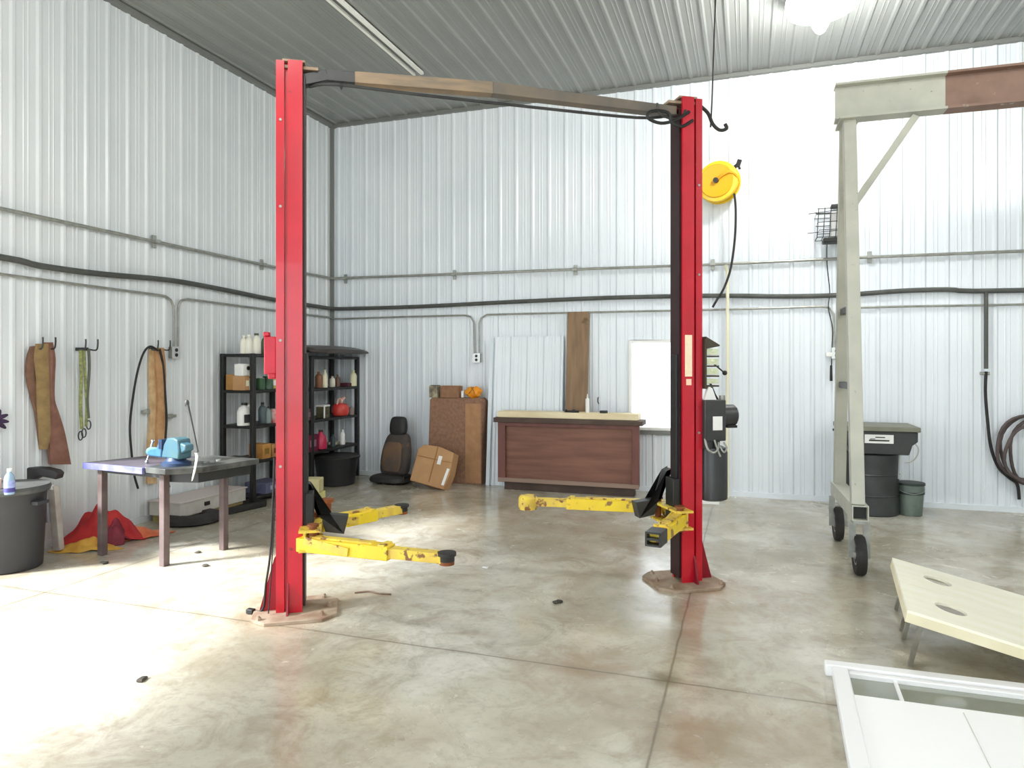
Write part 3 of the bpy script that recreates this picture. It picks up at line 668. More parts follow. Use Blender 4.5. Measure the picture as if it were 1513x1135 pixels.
# ------------------------------------------------------------------ things hanging on the left wall
def strap(g, pts, off, th=.02):
    "flat strap following photo points (x, y, half width) on the left wall"
    P = [(L(x-w, y, off), L(x+w, y, off)) for x, y, w in pts]
    a = smooth([p[0] for p in P], 4); b = smooth([p[1] for p in P], 4); nx = Vector((th, 0, 0))
    n = len(a)
    vs = []
    for p, q in zip(a, b):
        m_ = (p+q)/2 + nx*.35
        vs += [p, q, q+nx, m_+nx, p+nx]
    fs = []
    for i in range(n-1):
        for k in range(5):
            k2 = (k+1) % 5; fs.append((i*5+k, i*5+k2, (i+1)*5+k2, (i+1)*5+k))
    fs.append((4, 3, 2, 1, 0)); e = (n-1)*5; fs.append((e, e+1, e+2, e+3, e+4)); g.add(vs, fs)
def hook(x0, x1, y, label, h=.09):
    t = thing('wall_hook', label, 'hook', L((x0+x1)/2, y, 0), 0)
    for x in (x0, x1):
        p = L(x, y, .02); G().tube([p, p+Vector((.10, 0, -.01)), p+Vector((.12, 0, .04)), p+Vector((.12, 0, h))], .007, 8, sub=3).build('hook_prong', blk2, t)
    a, b = L(x0, y, .02), L(x1, y, .02)
    G().bar(a, b, .012, .03).build('hook_plate', blk2, t)
hook(48, 67, 514, 'dark two-pronged wall hook carrying the wide brown straps')
hook(112, 130, 516, 'dark two-pronged wall hook carrying the green rope')
hook(220, 238, 516, 'dark two-pronged wall hook carrying the tan straps and black cable')
wb1 = mat('brown_webbing', (124, 92, 74), (106, 78, 62), rough=.9, scale=14); wb2 = mat('olive_tan_webbing', (152, 128, 84), (132, 108, 72), rough=.9, scale=14)
t = thing('webbing_straps', 'bundle of wide brown and olive tow straps hanging at the far left of the wall', 'straps', L(65, 600, .05))
g = G(); strap(g, [(50, 512, 6), (45, 530, 7), (43, 555, 6), (49, 580, 7), (56, 610, 6), (60, 640, 6), (62, 662, 5)], .03, .03); g.build('strap', wb1, t)
g = G(); strap(g, [(60, 508, 8), (59, 530, 9), (61, 560, 8), (62, 600, 8), (64, 640, 7), (62, 664, 5)], .07, .03); g.build('strap', wb2, t)
g = G(); strap(g, [(68, 506, 6), (72, 530, 6), (71, 560, 6), (72, 590, 5), (76, 610, 7), (80, 640, 12), (86, 686, 15)], .045, .035); g.build('strap', mat('reddish_brown_webbing', (136, 98, 84), (120, 84, 70), rough=.9, scale=14), t)
t = thing('rope_lanyard', 'thin yellow-green rope with metal end clips hanging beside the workbench end', 'rope', L(122, 580, .08))
gr = mat('green_yellow_rope', (158, 164, 96), (110, 116, 84), rough=.8, scale=40)
G().tube([L(119, 518, .12), L(120, 560, .08), L(119, 600, .07), L(121, 634, .07)], .014, 8, sub=4).tube([L(124, 518, .12), L(126, 560, .08), L(128, 600, .07), L(127, 630, .07)], .012, 8, sub=4).build('rope', gr, t)
G().tube([L(131, 516, .12), L(132, 545, .09), L(129, 590, .08), L(131, 618, .08)], .012, 8, sub=4).build('dark_rope', mat('grey_green_rope', (92, 98, 84), rough=.8), t)
for x, y in ((119, 636), (124, 632), (131, 620)):
    c = L(x, y+8, .07); G().tube([c+Vector((0, .022*math.cos(a), .04*math.sin(a))) for a in [i*math.pi/6 for i in range(12)]], .006, 6, closed=True).build('end_clip', blk2, t)
t = thing('tan_straps', 'tan and orange-brown straps hanging behind the blue vise on the left wall', 'straps', L(230, 600, .05))
tn = mat('tan_webbing', (204, 176, 136), (180, 148, 108), rough=.9, scale=12)
g = G(); strap(g, [(226, 516, 6), (224, 545, 6), (226, 580, 7), (226, 620, 7), (223, 660, 7), (222, 715, 7)], .03, .025); g.build('strap', tn, t)
g = G(); strap(g, [(233, 514, 6), (235, 545, 7), (236, 590, 6), (236, 630, 7), (236, 668, 6)], .06, .03); g.build('strap', mat('orange_brown_webbing', (192, 150, 108), (164, 124, 84), rough=.9, scale=10), t)
t = thing('black_cable_loop', 'long black cable loop hanging around the tan straps', 'cable', L(205, 600, .05))
G().tube([L(233, 518, .12), L(222, 512, .12), L(212, 522, .1), L(203, 550, .06), L(196, 590, .05), L(192, 630, .05), L(194, 665, .05), L(198, 700, .05), L(204, 722, .05)], .011, 8, sub=5).build('left_run', rubber, t)
G().tube([L(236, 516, .12), L(241, 540, .1), L(244, 580, .1), L(246, 620, .1), L(244, 660, .1), L(246, 700, .1), L(250, 720, .08)], .012, 8, sub=5).build('right_run', rubber, t)
for x, y, lb in ((218, 608, 'small grey wall bracket behind the tan straps'), (252, 615, 'small grey wall bracket just right of the tan straps')):
    tag(G().box(L(x, y, .03), (.05, .12, .03)).box(L(x, y, .05), (.02, .05, .05)).build('wall_bracket', galv, bevel=.004), lb, 'bracket')
# dark purple glove at the left edge
t = thing('work_glove', 'dark purple glove hanging at the very left edge of the photo', 'glove', L(-4, 620, .06))
c = L(-6, 620, .06); pm = mat('purple_fabric', (70, 50, 84), (52, 38, 62), rough=.9, scale=10)
g = G(); g.ball(c, .05, (.45, 1.1, 1.2))
for dy, dz, ln in ((.02, .06, .075), (.06, .025, .075), (.065, -.02, .07), (.05, -.06, .06)):
    g.tube([c+Vector((0, .01, dz*.4)), c+Vector((.01, dy*.9, dz*.9)), c+Vector((.0, dy*1.5, dz*1.25))], [.018, .017, .009], 8, sub=3)
g.build('glove_body', pm, t); G().cyl(c+Vector((0, -.01, -.04)), c+Vector((0, -.03, -.11)), .03, .035).build('glove_cuff', pm, t)
G().tube([c+Vector((0, 0, .05)), c+Vector((-.055, 0, .09))], .006).build('glove_loop', pm, t)

# ------------------------------------------------------------------ trash can and things at the left edge
q = F(18, 812); tcx = cw((12-CX)/FOC*5.48, 5.48)
tcan = thing('trash_can', 'large dark grey round plastic trash can at the left edge', 'trash can', tcx)
tm = mat('trash_can_grey', (56, 57, 60), (48, 49, 52), rough=.55, scale=3)
G().lathe([(.22, 0), (.23, .01), (.26, .62), (.265, .63), (.25, .63), (.22, .05), (.02, .04)], tcx, 40).build('can_body', tm, tcan)
G().lathe([(.26, .60), (.28, .60), (.288, .625), (.28, .65), (.26, .65)], tcx, 40).build('can_rim', mat('rim_grey', (84, 86, 84), (66, 68, 66), rough=.5, scale=8), tcan)
G().lathe([(.02, .60), (.20, .605), (.26, .615), (.26, .60), (.02, .58)], tcx, 40).build('liner_bag', black, tcan)
for s in (0, 1):
    a = R(12)+s*math.pi; d = Vector((math.cos(a), math.sin(a), 0))
    G().bar(tcx+d*.25+zt_*.52, tcx+d*.305+zt_*.52, .12, .03).build('handle', tm, tcan, bevel=.004)
bq = tcx + Vector((-.02, -.05, .615)); bq = cw((14-CX)/FOC*5.25, 5.25); bq.z = .617
t = thing('water_bottle', 'clear blue plastic bottle with purple label on top of the trash can', 'bottle', bq)
G().lathe([(.01, 0), (.032, .003), (.035, .02), (.035, .05)], bq, 20).lathe([(.035, .05), (.035, .10), (.034, .12), (.028, .145), (.014, .165), (.013, .175), (.005, .175)], bq, 20).build('bottle_body', mat('pale_blue_plastic', (150, 178, 206), rough=.15), t)
G().lathe([(.01, .018), (.0365, .02), (.0365, .052), (.01, .054)], bq, 20).build('dark_label_band', mat('indigo_label', (70, 66, 140), rough=.4), t)
G().lathe([(.01, .052), (.0365, .054), (.0365, .105), (.01, .107)], bq, 20).build('label', mat('lilac_label', (176, 184, 226), (140, 156, 214), rough=.4, scale=30), t)
G().lathe([(.005, .172), (.016, .173), (.016, .195), (.005, .195)], bq, 16).build('cap', white, t)
bq2 = cw((-5-CX)/FOC*5.3, 5.3); bq2.z = .617
tag(G().lathe([(.01, 0), (.03, .003), (.033, .1), (.03, .11), (.01, .11)], bq2, 20).build('drink_can', mat('peach_can', (214, 180, 160), rough=.4)), 'small peach coloured can on the trash can at the frame edge', 'can')
# dark visor-like scrap standing on the white post
post = thing('broken_white_stand', 'white bracket stand with dark cap leaning beside the trash can', 'stand', F(84, 812))
base = F(85, 803)
def wp(px, py, z=None): return D(px, py, 5.92)
G().bar(wp(87, 813), wp(79, 718), .075, .05, up=bd).build('upright', mat('dirty_white_post', (206, 202, 194), (184, 172, 164), rough=.6, scale=8), post, bevel=.006)
G().bar(wp(70, 772), wp(69, 722), .045, .03, up=bd).bar(wp(70, 741), wp(82, 741), .02, .03).build('side_plate', mat('lilac_grey_plate', (172, 172, 182), rough=.5), post, bevel=.004)
G().bar(wp(52, 714), wp(84, 722), .06, .03).build('white_arm', white, post, bevel=.006)
g = G(); c = wp(58, 704)
g.prism([(-.17, .05), (-.15, .075), (0.02, .07), (.13, .045), (.155, .02), (.14, -.03), (.10, -.02), (.0, .0), (-.08, -.045), (-.13, -.05), (-.12, 0)], c, Vector((CT, ST, 0)), zt_, Vector((-ST, CT, 0))*.10)
g.build('dark_cap', mat('dark_plum_plastic', (62, 56, 60), (44, 44, 44), rough=.5, scale=8), post, bevel=.01)
# ------------------------------------------------------------------ tarp heap
t = thing('tarp_heap', 'crumpled red tarp with yellow edge lying on the floor by the wall under the workbench', 'tarp', F(150, 803))
rt = mat('red_tarp', (206, 52, 48), (178, 36, 44), rough=.6, scale=7); yt = mat('mustard_tarp', (214, 170, 70), (196, 140, 50), rough=.6, scale=7)
def heap(c, sx, sy, h, m, name, seed, ang=0, peak=(0, 0)):
    rnd = random.Random(seed); g = G(); rows = []
    ph = [rnd.uniform(0, 6.28) for _ in range(6)]
    N = 26
    for i in range(N+1):
        r_ = []
        for k in range(37):
            a = 2*math.pi*k/36; rr = i/N
            ed = 1+.14*math.sin(3*a+ph[0])+.09*math.sin(5*a+ph[1])+.05*math.sin(9*a+ph[4])
            x = rr*math.cos(a)*ed; y = rr*math.sin(a)*ed
            fold = .35*math.sin(7*x+4*y+ph[2])+.3*math.sin(9*y-5*x+ph[3])+.2*math.sin(17*x+ph[5])
            z = h*max(0, (1-((x-peak[0])**2+(y-peak[1])**2)**.5))**1.1*(1+.35*fold) + .02*(1-rr)*(1+fold)
            X, Y = x*sx, y*sy
            r_.append(Vector((c.x+X*math.cos(ang)-Y*math.sin(ang), c.y+X*math.sin(ang)+Y*math.cos(ang), max(.004, z+.004))))
        rows.append(r_)
    g.grid(rows); g.build(name, m, t, solid=.004)
heap(F(142, 800), .36, .17, .34, rt, 'red_fold', 3, R(35), (.15, .1))
heap(F(165, 800), .20, .15, .20, mat('plum_tarp', (150, 48, 66), (120, 40, 56), rough=.6, scale=7), 'plum_fold', 5)
heap(F(196, 794), .30, .15, .08, mat('orange_tarp', (206, 90, 50), (222, 130, 90), rough=.6, scale=7), 'orange_fold', 8, R(50))
heap(F(128, 812), .26, .12, .08, yt, 'mustard_fold', 11, R(30))
# white shelf board and old mats behind the bench
q = Vector((-5.54, 5.98, 0))
t = thing('white_drawer_unit', 'low white panelled box with a dark latch lying behind the workbench', 'box', q)
a, b = L(170, 760, .06), L(290, 735, .06)
c0 = F(262, 757); 
T = fr((-5.54, 5.98, 0), R(90))
G(T).box((0, 0, .14), (.95, .40, .14)).build('box_body', mat('dirty_white_panel', (206, 204, 196), (186, 182, 172), rough=.6, scale=5), t, bevel=.004)
G(T).box((0, 0, .215), (.98, .43, .012)).build('box_lid', mat('pinkish_white_panel', (204, 192, 188), rough=.5), t, bevel=.003)
G(T).box((-.12, -.205, .15), (.07, .015, .04)).build('latch', black, t, bevel=.003)
G(T).box((0, 0, .035), (.9, .36, .07)).build('wood_base', mat('mustard_wood', (176, 156, 100), (150, 130, 84), rough=.7, scale=6), t)
q = F(283, 771)
tag(G(fr(q, R(60))).lathe([(.12, 0), (.24, .0), (.29, .02), (.29, .06), (.24, .09), (.14, .09), (.12, .06)], (0, 0, 0), 32).build('flat_tyre', rubber), 'small dark tyre lying flat on the floor behind the workbench right leg', 'tyre')

# ------------------------------------------------------------------ shelving units in the corner
def rack(x0, x1, y0, y1, levels, label, H=1.72):
    t = thing('storage_rack', label, 'shelf', ((x0+x1)/2, (y0+y1)/2, 0), 0, 'black storage racks in the corner')
    for x in (x0+.025, x1-.025):
        for y in (y0+.025, y1-.025): G().box((x, y, H/2), (.05, .055, H)).build('post', black, t, bevel=.006)
    for z in levels:
        G().box(((x0+x1)/2, (y0+y1)/2, z), (x1-x0-.005, y1-y0-.005, .035)).build('shelf', black, t, bevel=.006)
    return t
r1 = (-5.765, -5.30, 6.53, 7.46); r2 = (-5.765, -5.30, 7.65, 8.80)
rack(*r1, (.07, .48, .88, 1.285, 1.70), 'black storage rack nearest the workbench with white jugs on its top')
rack(*r2, (.45, .86, 1.265, 1.685), 'black storage rack deep in the corner under the dark curved cover', 1.70)
LV1 = [.0875, .4975, .8975, 1.3025, 1.7175]; LV2 = [0, .4675, .8775, 1.2825, 1.7025]
def sh_(px, z, x=-5.22):
    x -= .18
    k = (px-CX)/FOC; Z = x/(k*CT-ST); return Vector((x, Z*(k*ST+CT), z))
def jug(px, z, w, h, m, label, cat='jug', group=None, x=-5.22, capm=None, ang=0.0, lab=None):
    q = sh_(px, z, x); t = thing('plastic_jug', label, cat, q, ang, group); T = fr(q, ang)
    g = G(T); g.prism([(-w/2, 0), (w/2, 0), (w/2, h*.66), (w*.32, h*.82), (w*.12, h*.90), (-w*.12, h*.90), (-w/2, h*.72)], (-.035, 0, 0), (0, 1, 0), (0, 0, 1), (.07, 0, 0)) if False else None
    g.T = T
    g.lathe([(.02, 0), (w*.5, .004), (w*.52, .02), (w*.52, h*.62), (w*.40, h*.78), (w*.16, h*.88), (w*.16, h*.92)], (0, 0, 0), 20, sc=(.7, 1)).build('jug_body', m, t)
    G(T).tube([(0, w*.2, h*.84), (0, w*.42, h*.86), (0, w*.52, h*.74), (0, w*.5, h*.5)], w*.09, 8, sub=3).build('jug_handle', m, t)
    G(T).lathe([(.004, h*.90), (w*.20, h*.90), (w*.20, h), (.004, h)], (0, 0, 0), 14).build('jug_cap', capm or m, t)
    if lab: G(T).box((w*.37, 0, h*.32), (.006, w*.6, h*.36)).build('jug_label', lab, t)
def bottle(px, z, w, h, m, label, x=-5.22, capm=None, group=None, lab=None, cat='bottle'):
    q = sh_(px, z, x); t = thing('bottle', label, cat, q, 0, group)
    G().lathe([(.01, 0), (w*.5, .004), (w*.5, h*.66), (w*.38, h*.78), (w*.18, h*.86), (w*.18, h*.9), (.005, h*.9)], q, 18).build('bottle_body', m, t)
    G().lathe([(.005, h*.9), (w*.2, h*.9), (w*.2, h), (.005, h)], q, 14).build('cap', capm or m, t)
    if lab: G().lathe([(.01, h*.2), (w*.51, h*.2), (w*.51, h*.5), (.01, h*.5)], q, 18).build('bottle_label', lab, t)
def boxy(px, z, w, d, h, m, name, label, cat='box', x=-5.24, rz=0, m2=None, group=None):
    q = sh_(px, z, x); t = thing(name, label, cat, q, rz, group); T = fr(q, rz)
    G(T).box((0, 0, h/2), (d, w, h)).build(name+'_body', m, t, bevel=.005)
    G(T).box((d/2+.001, 0, h*.5), (.003, w*.55, h*.4)).build(name+'_label', m2 or white, t)
    return q
def can(px, z, w, h, m, label, x=-5.22, topm=None, group=None):
    q = sh_(px, z, x); t = thing('tin_can', label, 'can', q, 0, group)
    G().lathe([(.005, .0), (w/2, 0), (w/2*1.03, .006), (w/2, .012), (w/2, h-.012), (w/2*1.03, h-.006), (w/2, h), (.005, h)], q, 22).build('can_wall', m, t)
    G().lathe([(.005, h), (w*.42, h), (w*.42, h+.006), (.005, h+.006)], q, 22).build('can_lid', topm or galv, t)
wj = mat('jug_white', (240, 238, 224), rough=.4); bc = black
jug(360, LV1[4], .10, .21, wj, 'leftmost of the four cream jugs standing on top of the near rack', group='jugs on the rack top', x=-5.30, ang=.3)
jug(368, LV1[4], .11, .22, wj, 'second cream jug from the left on top of the near rack', group='jugs on the rack top', x=-5.26, ang=.3)
jug(379, LV1[4], .13, .24, wj, 'largest cream jug on the near rack top, third from the left', group='jugs on the rack top', x=-5.24, capm=mat('olive_cap', (90, 96, 70), rough=.5), ang=.3)
jug(392, LV1[4], .12, .23, mat('olive_grey_jug', (110, 112, 90), (84, 86, 70), rough=.5, scale=9), 'olive-grey jug on the near rack top beside the red lift box', x=-5.24, group='jugs on the rack top', ang=.3)
# shelf 1, upper
boxy(349, LV1[3], .13, .18, .18, mat('tan_box', (178, 132, 76), (160, 116, 64), rough=.8, scale=7), 'tan_box', 'tan box at the left on the upper shelf of the near rack', m2=card, x=-5.40)
boxy(358, LV1[3], .13, .16, .16, card, 'brown_carton', 'brown carton carrying the white can on the upper shelf of the near rack', m2=cream, x=-5.26)
q = sh_(358, LV1[3]+.161, -5.26); t = thing('white_canister', 'white square canister with a dark round cap stacked on the brown carton', 'canister', q)
G().box(q+Vector((0, 0, .07)), (.12, .13, .14)).build('canister_body', white, t, bevel=.01)
G().cyl(q+Vector((.06, .02, .09)), q+Vector((.075, .02, .09)), .022).build('canister_cap', black, t)
bottle(369, LV1[3], .075, .19, cream, 'pale cream bottle by the front post on the upper shelf of the near rack', x=-5.20)
can(385, LV1[3], .10, .13, mat('green_tin', (60, 104, 66), (44, 78, 52), rough=.4, scale=8), 'green tin on the upper shelf of the near rack behind the front post', x=-5.22)
can(396, LV1[3], .12, .15, mat('deep_green_tin', (38, 66, 46), (80, 110, 90), rough=.4, scale=8), 'dark green tin with pale patch on the upper shelf of the near rack', x=-5.24)
bottle(405, LV1[3], .07, .21, mat('yellow_green_bottle', (184, 176, 84), rough=.4), 'yellow-green bottle beside the lift column on the upper shelf', x=-5.22, lab=white)
# shelf 1, middle
jug(361, LV1[2], .17, .26, white, 'large white jug with dark hollow handle on the middle shelf of the near rack', x=-5.26, capm=black, ang=-.2, lab=mat('dark_label', (60, 60, 62)))
bottle(388, LV1[2], .10, .25, mat('grey_teal_bottle', (84, 100, 104), (60, 72, 76), rough=.4, scale=8), 'tall grey-teal bottle on the middle shelf of the near rack', x=-5.24, capm=black)
bottle(396, LV1[2], .08, .20, mat('slate_bottle', (120, 134, 132), rough=.4), 'pale slate bottle on the middle shelf of the near rack', x=-5.2, capm=black)
can(404, LV1[2], .09, .16, mat('white_red_can', (226, 206, 200), (196, 70, 70), rough=.4, scale=12), 'white and red can on the middle shelf against the lift column', x=-5.22)
# shelf 1, lower
boxy(384, LV1[1], .15, .2, .17, mat('orange_tan_carton', (196, 142, 76), (170, 118, 60), rough=.7, scale=10), 'orange_carton', 'orange-tan carton on the lower shelf of the near rack', m2=mat('olive_label', (130, 104, 40)))
boxy(397, LV1[1], .12, .2, .15, mat('amber_carton', (204, 152, 92), (150, 104, 60), rough=.7, scale=10), 'amber_carton', 'amber carton next to the lift column on the lower shelf', m2=mat('dark_brown_label', (90, 60, 30)))
boxy(392, LV1[0], .36, .3, .12, mat('grey_blue_bin', (112, 116, 140), (90, 94, 120), rough=.5, scale=5), 'grey_blue_bin', 'grey-blue bin on the bottom board of the near rack', m2=mat('pale_blue_label', (160, 170, 196)), x=-5.28)
boxy(350, LV1[1], .22, .25, .05, mat('dark_tray', (52, 52, 50), rough=.5), 'parts_tray', 'flat dark parts tray at the left of the lower shelf on the near rack', m2=galv, x=-5.3)
# floor tray under the near rack
q = F(345, 752); t = thing('drip_tray', 'low black drip tray on the floor in front of the near rack', 'tray', q, R(70))
T = fr(q+Vector((.08, -.06, 0)), R(78))
G(T).box((0, 0, .0175), (.62, .26, .035)).build('tray_base', black, t, bevel=.01)
G(T).box((0, .12, .045), (.62, .02, .05)).box((0, -.12, .045), (.62, .02, .05)).box((.30, 0, .045), (.02, .26, .05)).box((-.30, 0, .045), (.02, .26, .05)).build('tray_rim', rubber, t, bevel=.006)
# rack 2
bottle(471, LV2[3], .10, .22, mat('rust_brown_bottle', (130, 86, 56), rough=.5), 'rust-brown bottle at the left of the upper shelf on the corner rack', x=-5.24)
bottle(480, LV2[3], .075, .24, cream, 'tall cream bottle left of the back post on the corner rack upper shelf', x=-5.2)
bottle(491, LV2[3], .08, .15, mat('off_white_bottle', (220, 214, 196), rough=.5), 'short off-white bottle in the middle of the corner rack upper shelf', x=-5.24)
bottle(499, LV2[3], .07, .17, mat('umber_bottle', (104, 76, 62), rough=.5), 'umber brown bottle in the middle of the corner rack upper shelf', x=-5.24)
boxy(512, LV2[3], .16, .14, .05, mat('maroon_box', (84, 36, 46), rough=.6), 'maroon_box', 'flat maroon box on the corner rack upper shelf', m2=mat('dark_maroon', (60, 28, 34)))
bottle(522, LV2[3], .10, .23, mat('pale_cream_bottle', (224, 220, 186), rough=.5), 'cream bottle at the right end of the corner rack upper shelf', x=-5.17)
bottle(446, LV2[3], .07, .13, mat('grey_bottle', (110, 108, 108), rough=.5), 'grey bottle just right of the lift column on the corner rack', x=-5.22)
q = boxy(477, LV2[2], .14, .12, .15, mat('olive_brown_box', (104, 98, 72), (80, 76, 56), rough=.6, scale=9), 'olive_box', 'olive box framed by white edges on the corner rack middle shelf', m2=mat('dark_olive', (70, 66, 46)))
tag(G().box(q+Vector((0, 0, .163)), (.13, .15, .022)).box(q+Vector((.075, -.078, .085)), (.015, .02, .17)).build('white_strip', white, bevel=.003), 'white angled strip capping the olive box on the corner rack', 'strip')
t = thing('red_gas_can', 'round red gas can with pale spout on the corner rack middle shelf', 'gas can', sh_(503, LV2[2], -5.2))
q = sh_(503, LV2[2], -5.2)
G().lathe([(.06, 0), (.10, .01), (.12, .05), (.118, .12), (.09, .165), (.03, .18)], q, 28).build('can_body', mat('gas_can_red', (214, 48, 48), (200, 70, 60), rough=.35, scale=7), t)
G().tube([q+Vector((0, .02, .17)), q+Vector((0, .05, .23)), q+Vector((0, .10, .25))], .018, 8).build('spout', mat('pinkish_spout', (226, 178, 160), rough=.5), t)
G().tube([q+Vector((0, -.08, .14)), q+Vector((0, -.07, .22)), q+Vector((0, .0, .24)), q+Vector((0, .03, .18))], .012, 8, sub=3).build('can_handle', mat('pinkish_spout', (226, 178, 160)), t)
can(519, LV2[2], .08, .10, mat('grey_pink_can', (150, 130, 126), rough=.5), 'small grey-pink can right of the red gas can on the corner rack', x=-5.18)
boxy(449, LV2[2], .16, .2, .15, mat('dull_rose_box', (116, 66, 76), (90, 70, 74), rough=.6, scale=9), 'rose_box', 'dull rose box beside the lift column on the corner rack middle shelf', m2=mat('grey_rose', (130, 104, 110)))
t = thing('red_funnel_jug', 'tall crimson jug at the left front of the corner rack lower shelf', 'jug', sh_(474, LV2[1], -5.14))
q = sh_(474, LV2[1]-.0, -5.17)
G().lathe([(.03, 0), (.075, .015), (.085, .08), (.07, .17), (.035, .21), (.03, .235), (.01, .235)], q, 24).build('jug_body', mat('crimson_plastic', (190, 44, 84), (170, 34, 66), rough=.35, scale=5), t)
G().cyl(q+Vector((0, 0, .235)), q+Vector((0, 0, .26)), .028).build('jug_cap', mat('dark_maroon', (60, 28, 34)), t)
boxy(452, LV2[1], .24, .22, .22, mat('wine_box', (110, 24, 56), (84, 20, 44), rough=.5, scale=8), 'wine_box', 'dark wine-red box beside the lift column on the corner rack lower shelf', m2=mat('pink_grey_label', (150, 110, 124)))
bottle(506, LV2[1], .075, .21, white, 'slim white bottle on the corner rack lower shelf', x=-5.22)
boxy(498, LV2[1], .30, .10, .035, cream, 'pale_tray', 'pale flat tray on the corner rack lower shelf', m2=galv, x=-5.34)
bottle(492, LV2[1], .07, .17, mat('dark_teal_bottle', (52, 66, 66), rough=.4), 'dark teal bottle on the corner rack lower shelf', x=-5.20)
# tub, black cover, blocks
q = sh_(497, 0, -5.02)
t = thing('black_tub', 'wide black plastic tub on the floor under the corner rack', 'tub', q)
tub = mat('tub_black', (36, 37, 40), (30, 30, 32), rough=.5, scale=4)
G().lathe([(.22, 0), (.24, .01), (.285, .36), (.29, .37), (.27, .37), (.23, .04), (.02, .03)], q, 36).build('tub_body', tub, t)
G().lathe([(.285, .35), (.31, .352), (.315, .375), (.30, .39), (.28, .385)], q, 36).build('tub_rim', black, t)
g = G(); yc0, yc1 = sh_(457, 0, -5.0).y, 8.82
prof = [(-.30, .0), (-.24, .055), (-.12, .075), (.12, .07), (.24, .055), (.33, .02), (.36, -.03)]
rows = []
for k in range(13):
    y = yc0+.0 + (yc1-yc0)*k/12; e = abs(k/12-.5)*2
    rows.append([Vector((-5.48+x*(1-.12*e**3), y, 1.757+z*(1-.55*e**4)+.012)) for x, z in prof])
g.grid(rows)
tag(g.build('black_cover', mat('black_brown_cover', (42, 38, 36), (60, 50, 46), rough=.35, scale=4), solid=.02), 'dark curved plastic cover lying on top of the corner rack', 'cover')
for k, (px, z, sz) in enumerate(((457, 0, (.2, .19, .16)), (456, .163, (.17, .2, .15)))):
    q = F(456, 750); T = fr(q+Vector((-.0, .1, z)), R(12+8*k))
    tag(G(T).box((0, 0, sz[2]/2), sz).build('wood_block', mat('pale_block_%d' % k, (206, 198, 150) if k else (212, 208, 130), (190, 180, 134), rough=.8, scale=8), bevel=.006), ('lower pale yellow block on the floor just right of the left lift column', 'upper beige block stacked on the yellow one beside the left lift column')[k], 'block', 'pale blocks behind the left column')

# ------------------------------------------------------------------ car seat
q = B(583, 700, .42); sx, sy = q.x, YB-.42
T = fr((sx, sy, 0), R(-8))
t = thing('car_seat', 'grey and black car seat standing on the floor by the back wall', 'car seat', (sx, sy, 0), R(-8))
sf = mat('seat_grey_fabric', (72, 66, 64), (84, 74, 68), rough=.9, scale=7, spots=(5, .62, (128, 96, 70))); sb = mat('seat_black_vinyl', (42, 42, 42), (50, 50, 48), rough=.6, scale=6)
def pad(g, rows, th):
    "padded slab from outline rows (z or y, half width, centre depth)"
    V = []
    for z, w, d, b in rows:
        ring = []
        for k in range(16):
            a = 2*math.pi*k/16; cx_ = math.copysign(abs(math.cos(a))**.6, math.cos(a)); cy_ = math.copysign(abs(math.sin(a))**.6, math.sin(a))
            ring.append(Vector((w*cx_, d+b*cy_, z)))
        V.append(ring+[ring[0]])
    g.grid(V); n = len(V)
    g.add([v for v in V[0][:-1]], [tuple(range(16))]); g.add([v for v in V[-1][:-1]], [tuple(range(16))])
g = G(T); pad(g, [(.10, .20, .0, .07), (.14, .225, .0, .085), (.28, .235, .02, .09), (.42, .225, .05, .09), (.55, .195, .08, .085), (.62, .17, .10, .08), (.66, .13, .11, .05)], 0); g.build('backrest', sf, t, sub=1)
g = G(T); pad(g, [(.12, .15, -.085, .02), (.3, .165, -.07, .02), (.48, .15, -.04, .02), (.56, .12, -.01, .02)], 0); g.build('centre_panel', mat('seat_worn_panel', (92, 80, 72), (120, 92, 68), rough=.9, scale=5), t, sub=1)
g = G(T); pad(g, [(.62, .10, .085, .05), (.66, .135, .085, .065), (.78, .135, .095, .065), (.86, .115, .10, .06), (.885, .08, .105, .035)], 0); g.build('headrest', sb, t, sub=1)
g = G(T); pad(g, [(.015, .27, -.06, .20), (.03, .30, -.06, .23), (.09, .29, -.06, .22), (.12, .24, -.06, .18)], 0); g.build('seat_cushion', sb, t, sub=1)
G(T).box((.25, -.02, .07), (.05, .3, .10)).build('seat_rail', black, t, bevel=.01)
# ------------------------------------------------------------------ cardboard boxes
xa, xb = B(630, 650, .28).x, B(713, 650, .28).x
cb0 = Vector(((xa+xb)/2, YB-.16, 0))
t = thing('tall_cardboard_box', 'tall flat brown cardboard box standing against the back wall', 'cardboard box', cb0)
H = EYE + (HOR-588)*(B(670, 588, .27).x*-ST+B(670, 588, .27).y*CT)/FOC
G().prism([(-.40, 0), (.385, 0), (.40, H-.04), (.36, H), (-.33, H), (-.36, H-.03)], cb0+Vector((0, -.11, 0)), (1, 0, 0), (0, 0, 1), (0, .22, 0)).build('box_body', cardd, t, bevel=.006)
G().box(cb0+Vector((.27, -.113, .55)), (.22, .006, 1.05)).build('side_flap', mat('lighter_cardboard', (178, 136, 98), (164, 122, 88), rough=.85, scale=9), t)
bt = B(648, 585, .25)
for k, (px, w, h, m_, lb) in enumerate(((643, .12, .16, mat('dark_carton', (84, 78, 66), (190, 180, 150), rough=.7, scale=12), 'small dark and white carton on the left of the tall cardboard box'),
                                        (667, .27, .155, mat('mid_brown_carton', (150, 112, 82), (138, 100, 74), rough=.8, scale=14), 'brown carton in the middle on top of the tall cardboard box'))):
    q = B(px, 585, .22); q.z = H+.001
    tt = thing('small_carton', lb, 'box', q); G().box(q+Vector((0, 0, h/2)), (w, .14, h)).build('carton_body', m_, tt, bevel=.004)
    G().box(q+Vector((0, 0, h+.004)), (w*.98, .05, .005)).build('carton_tape', black if k == 0 else card, tt)
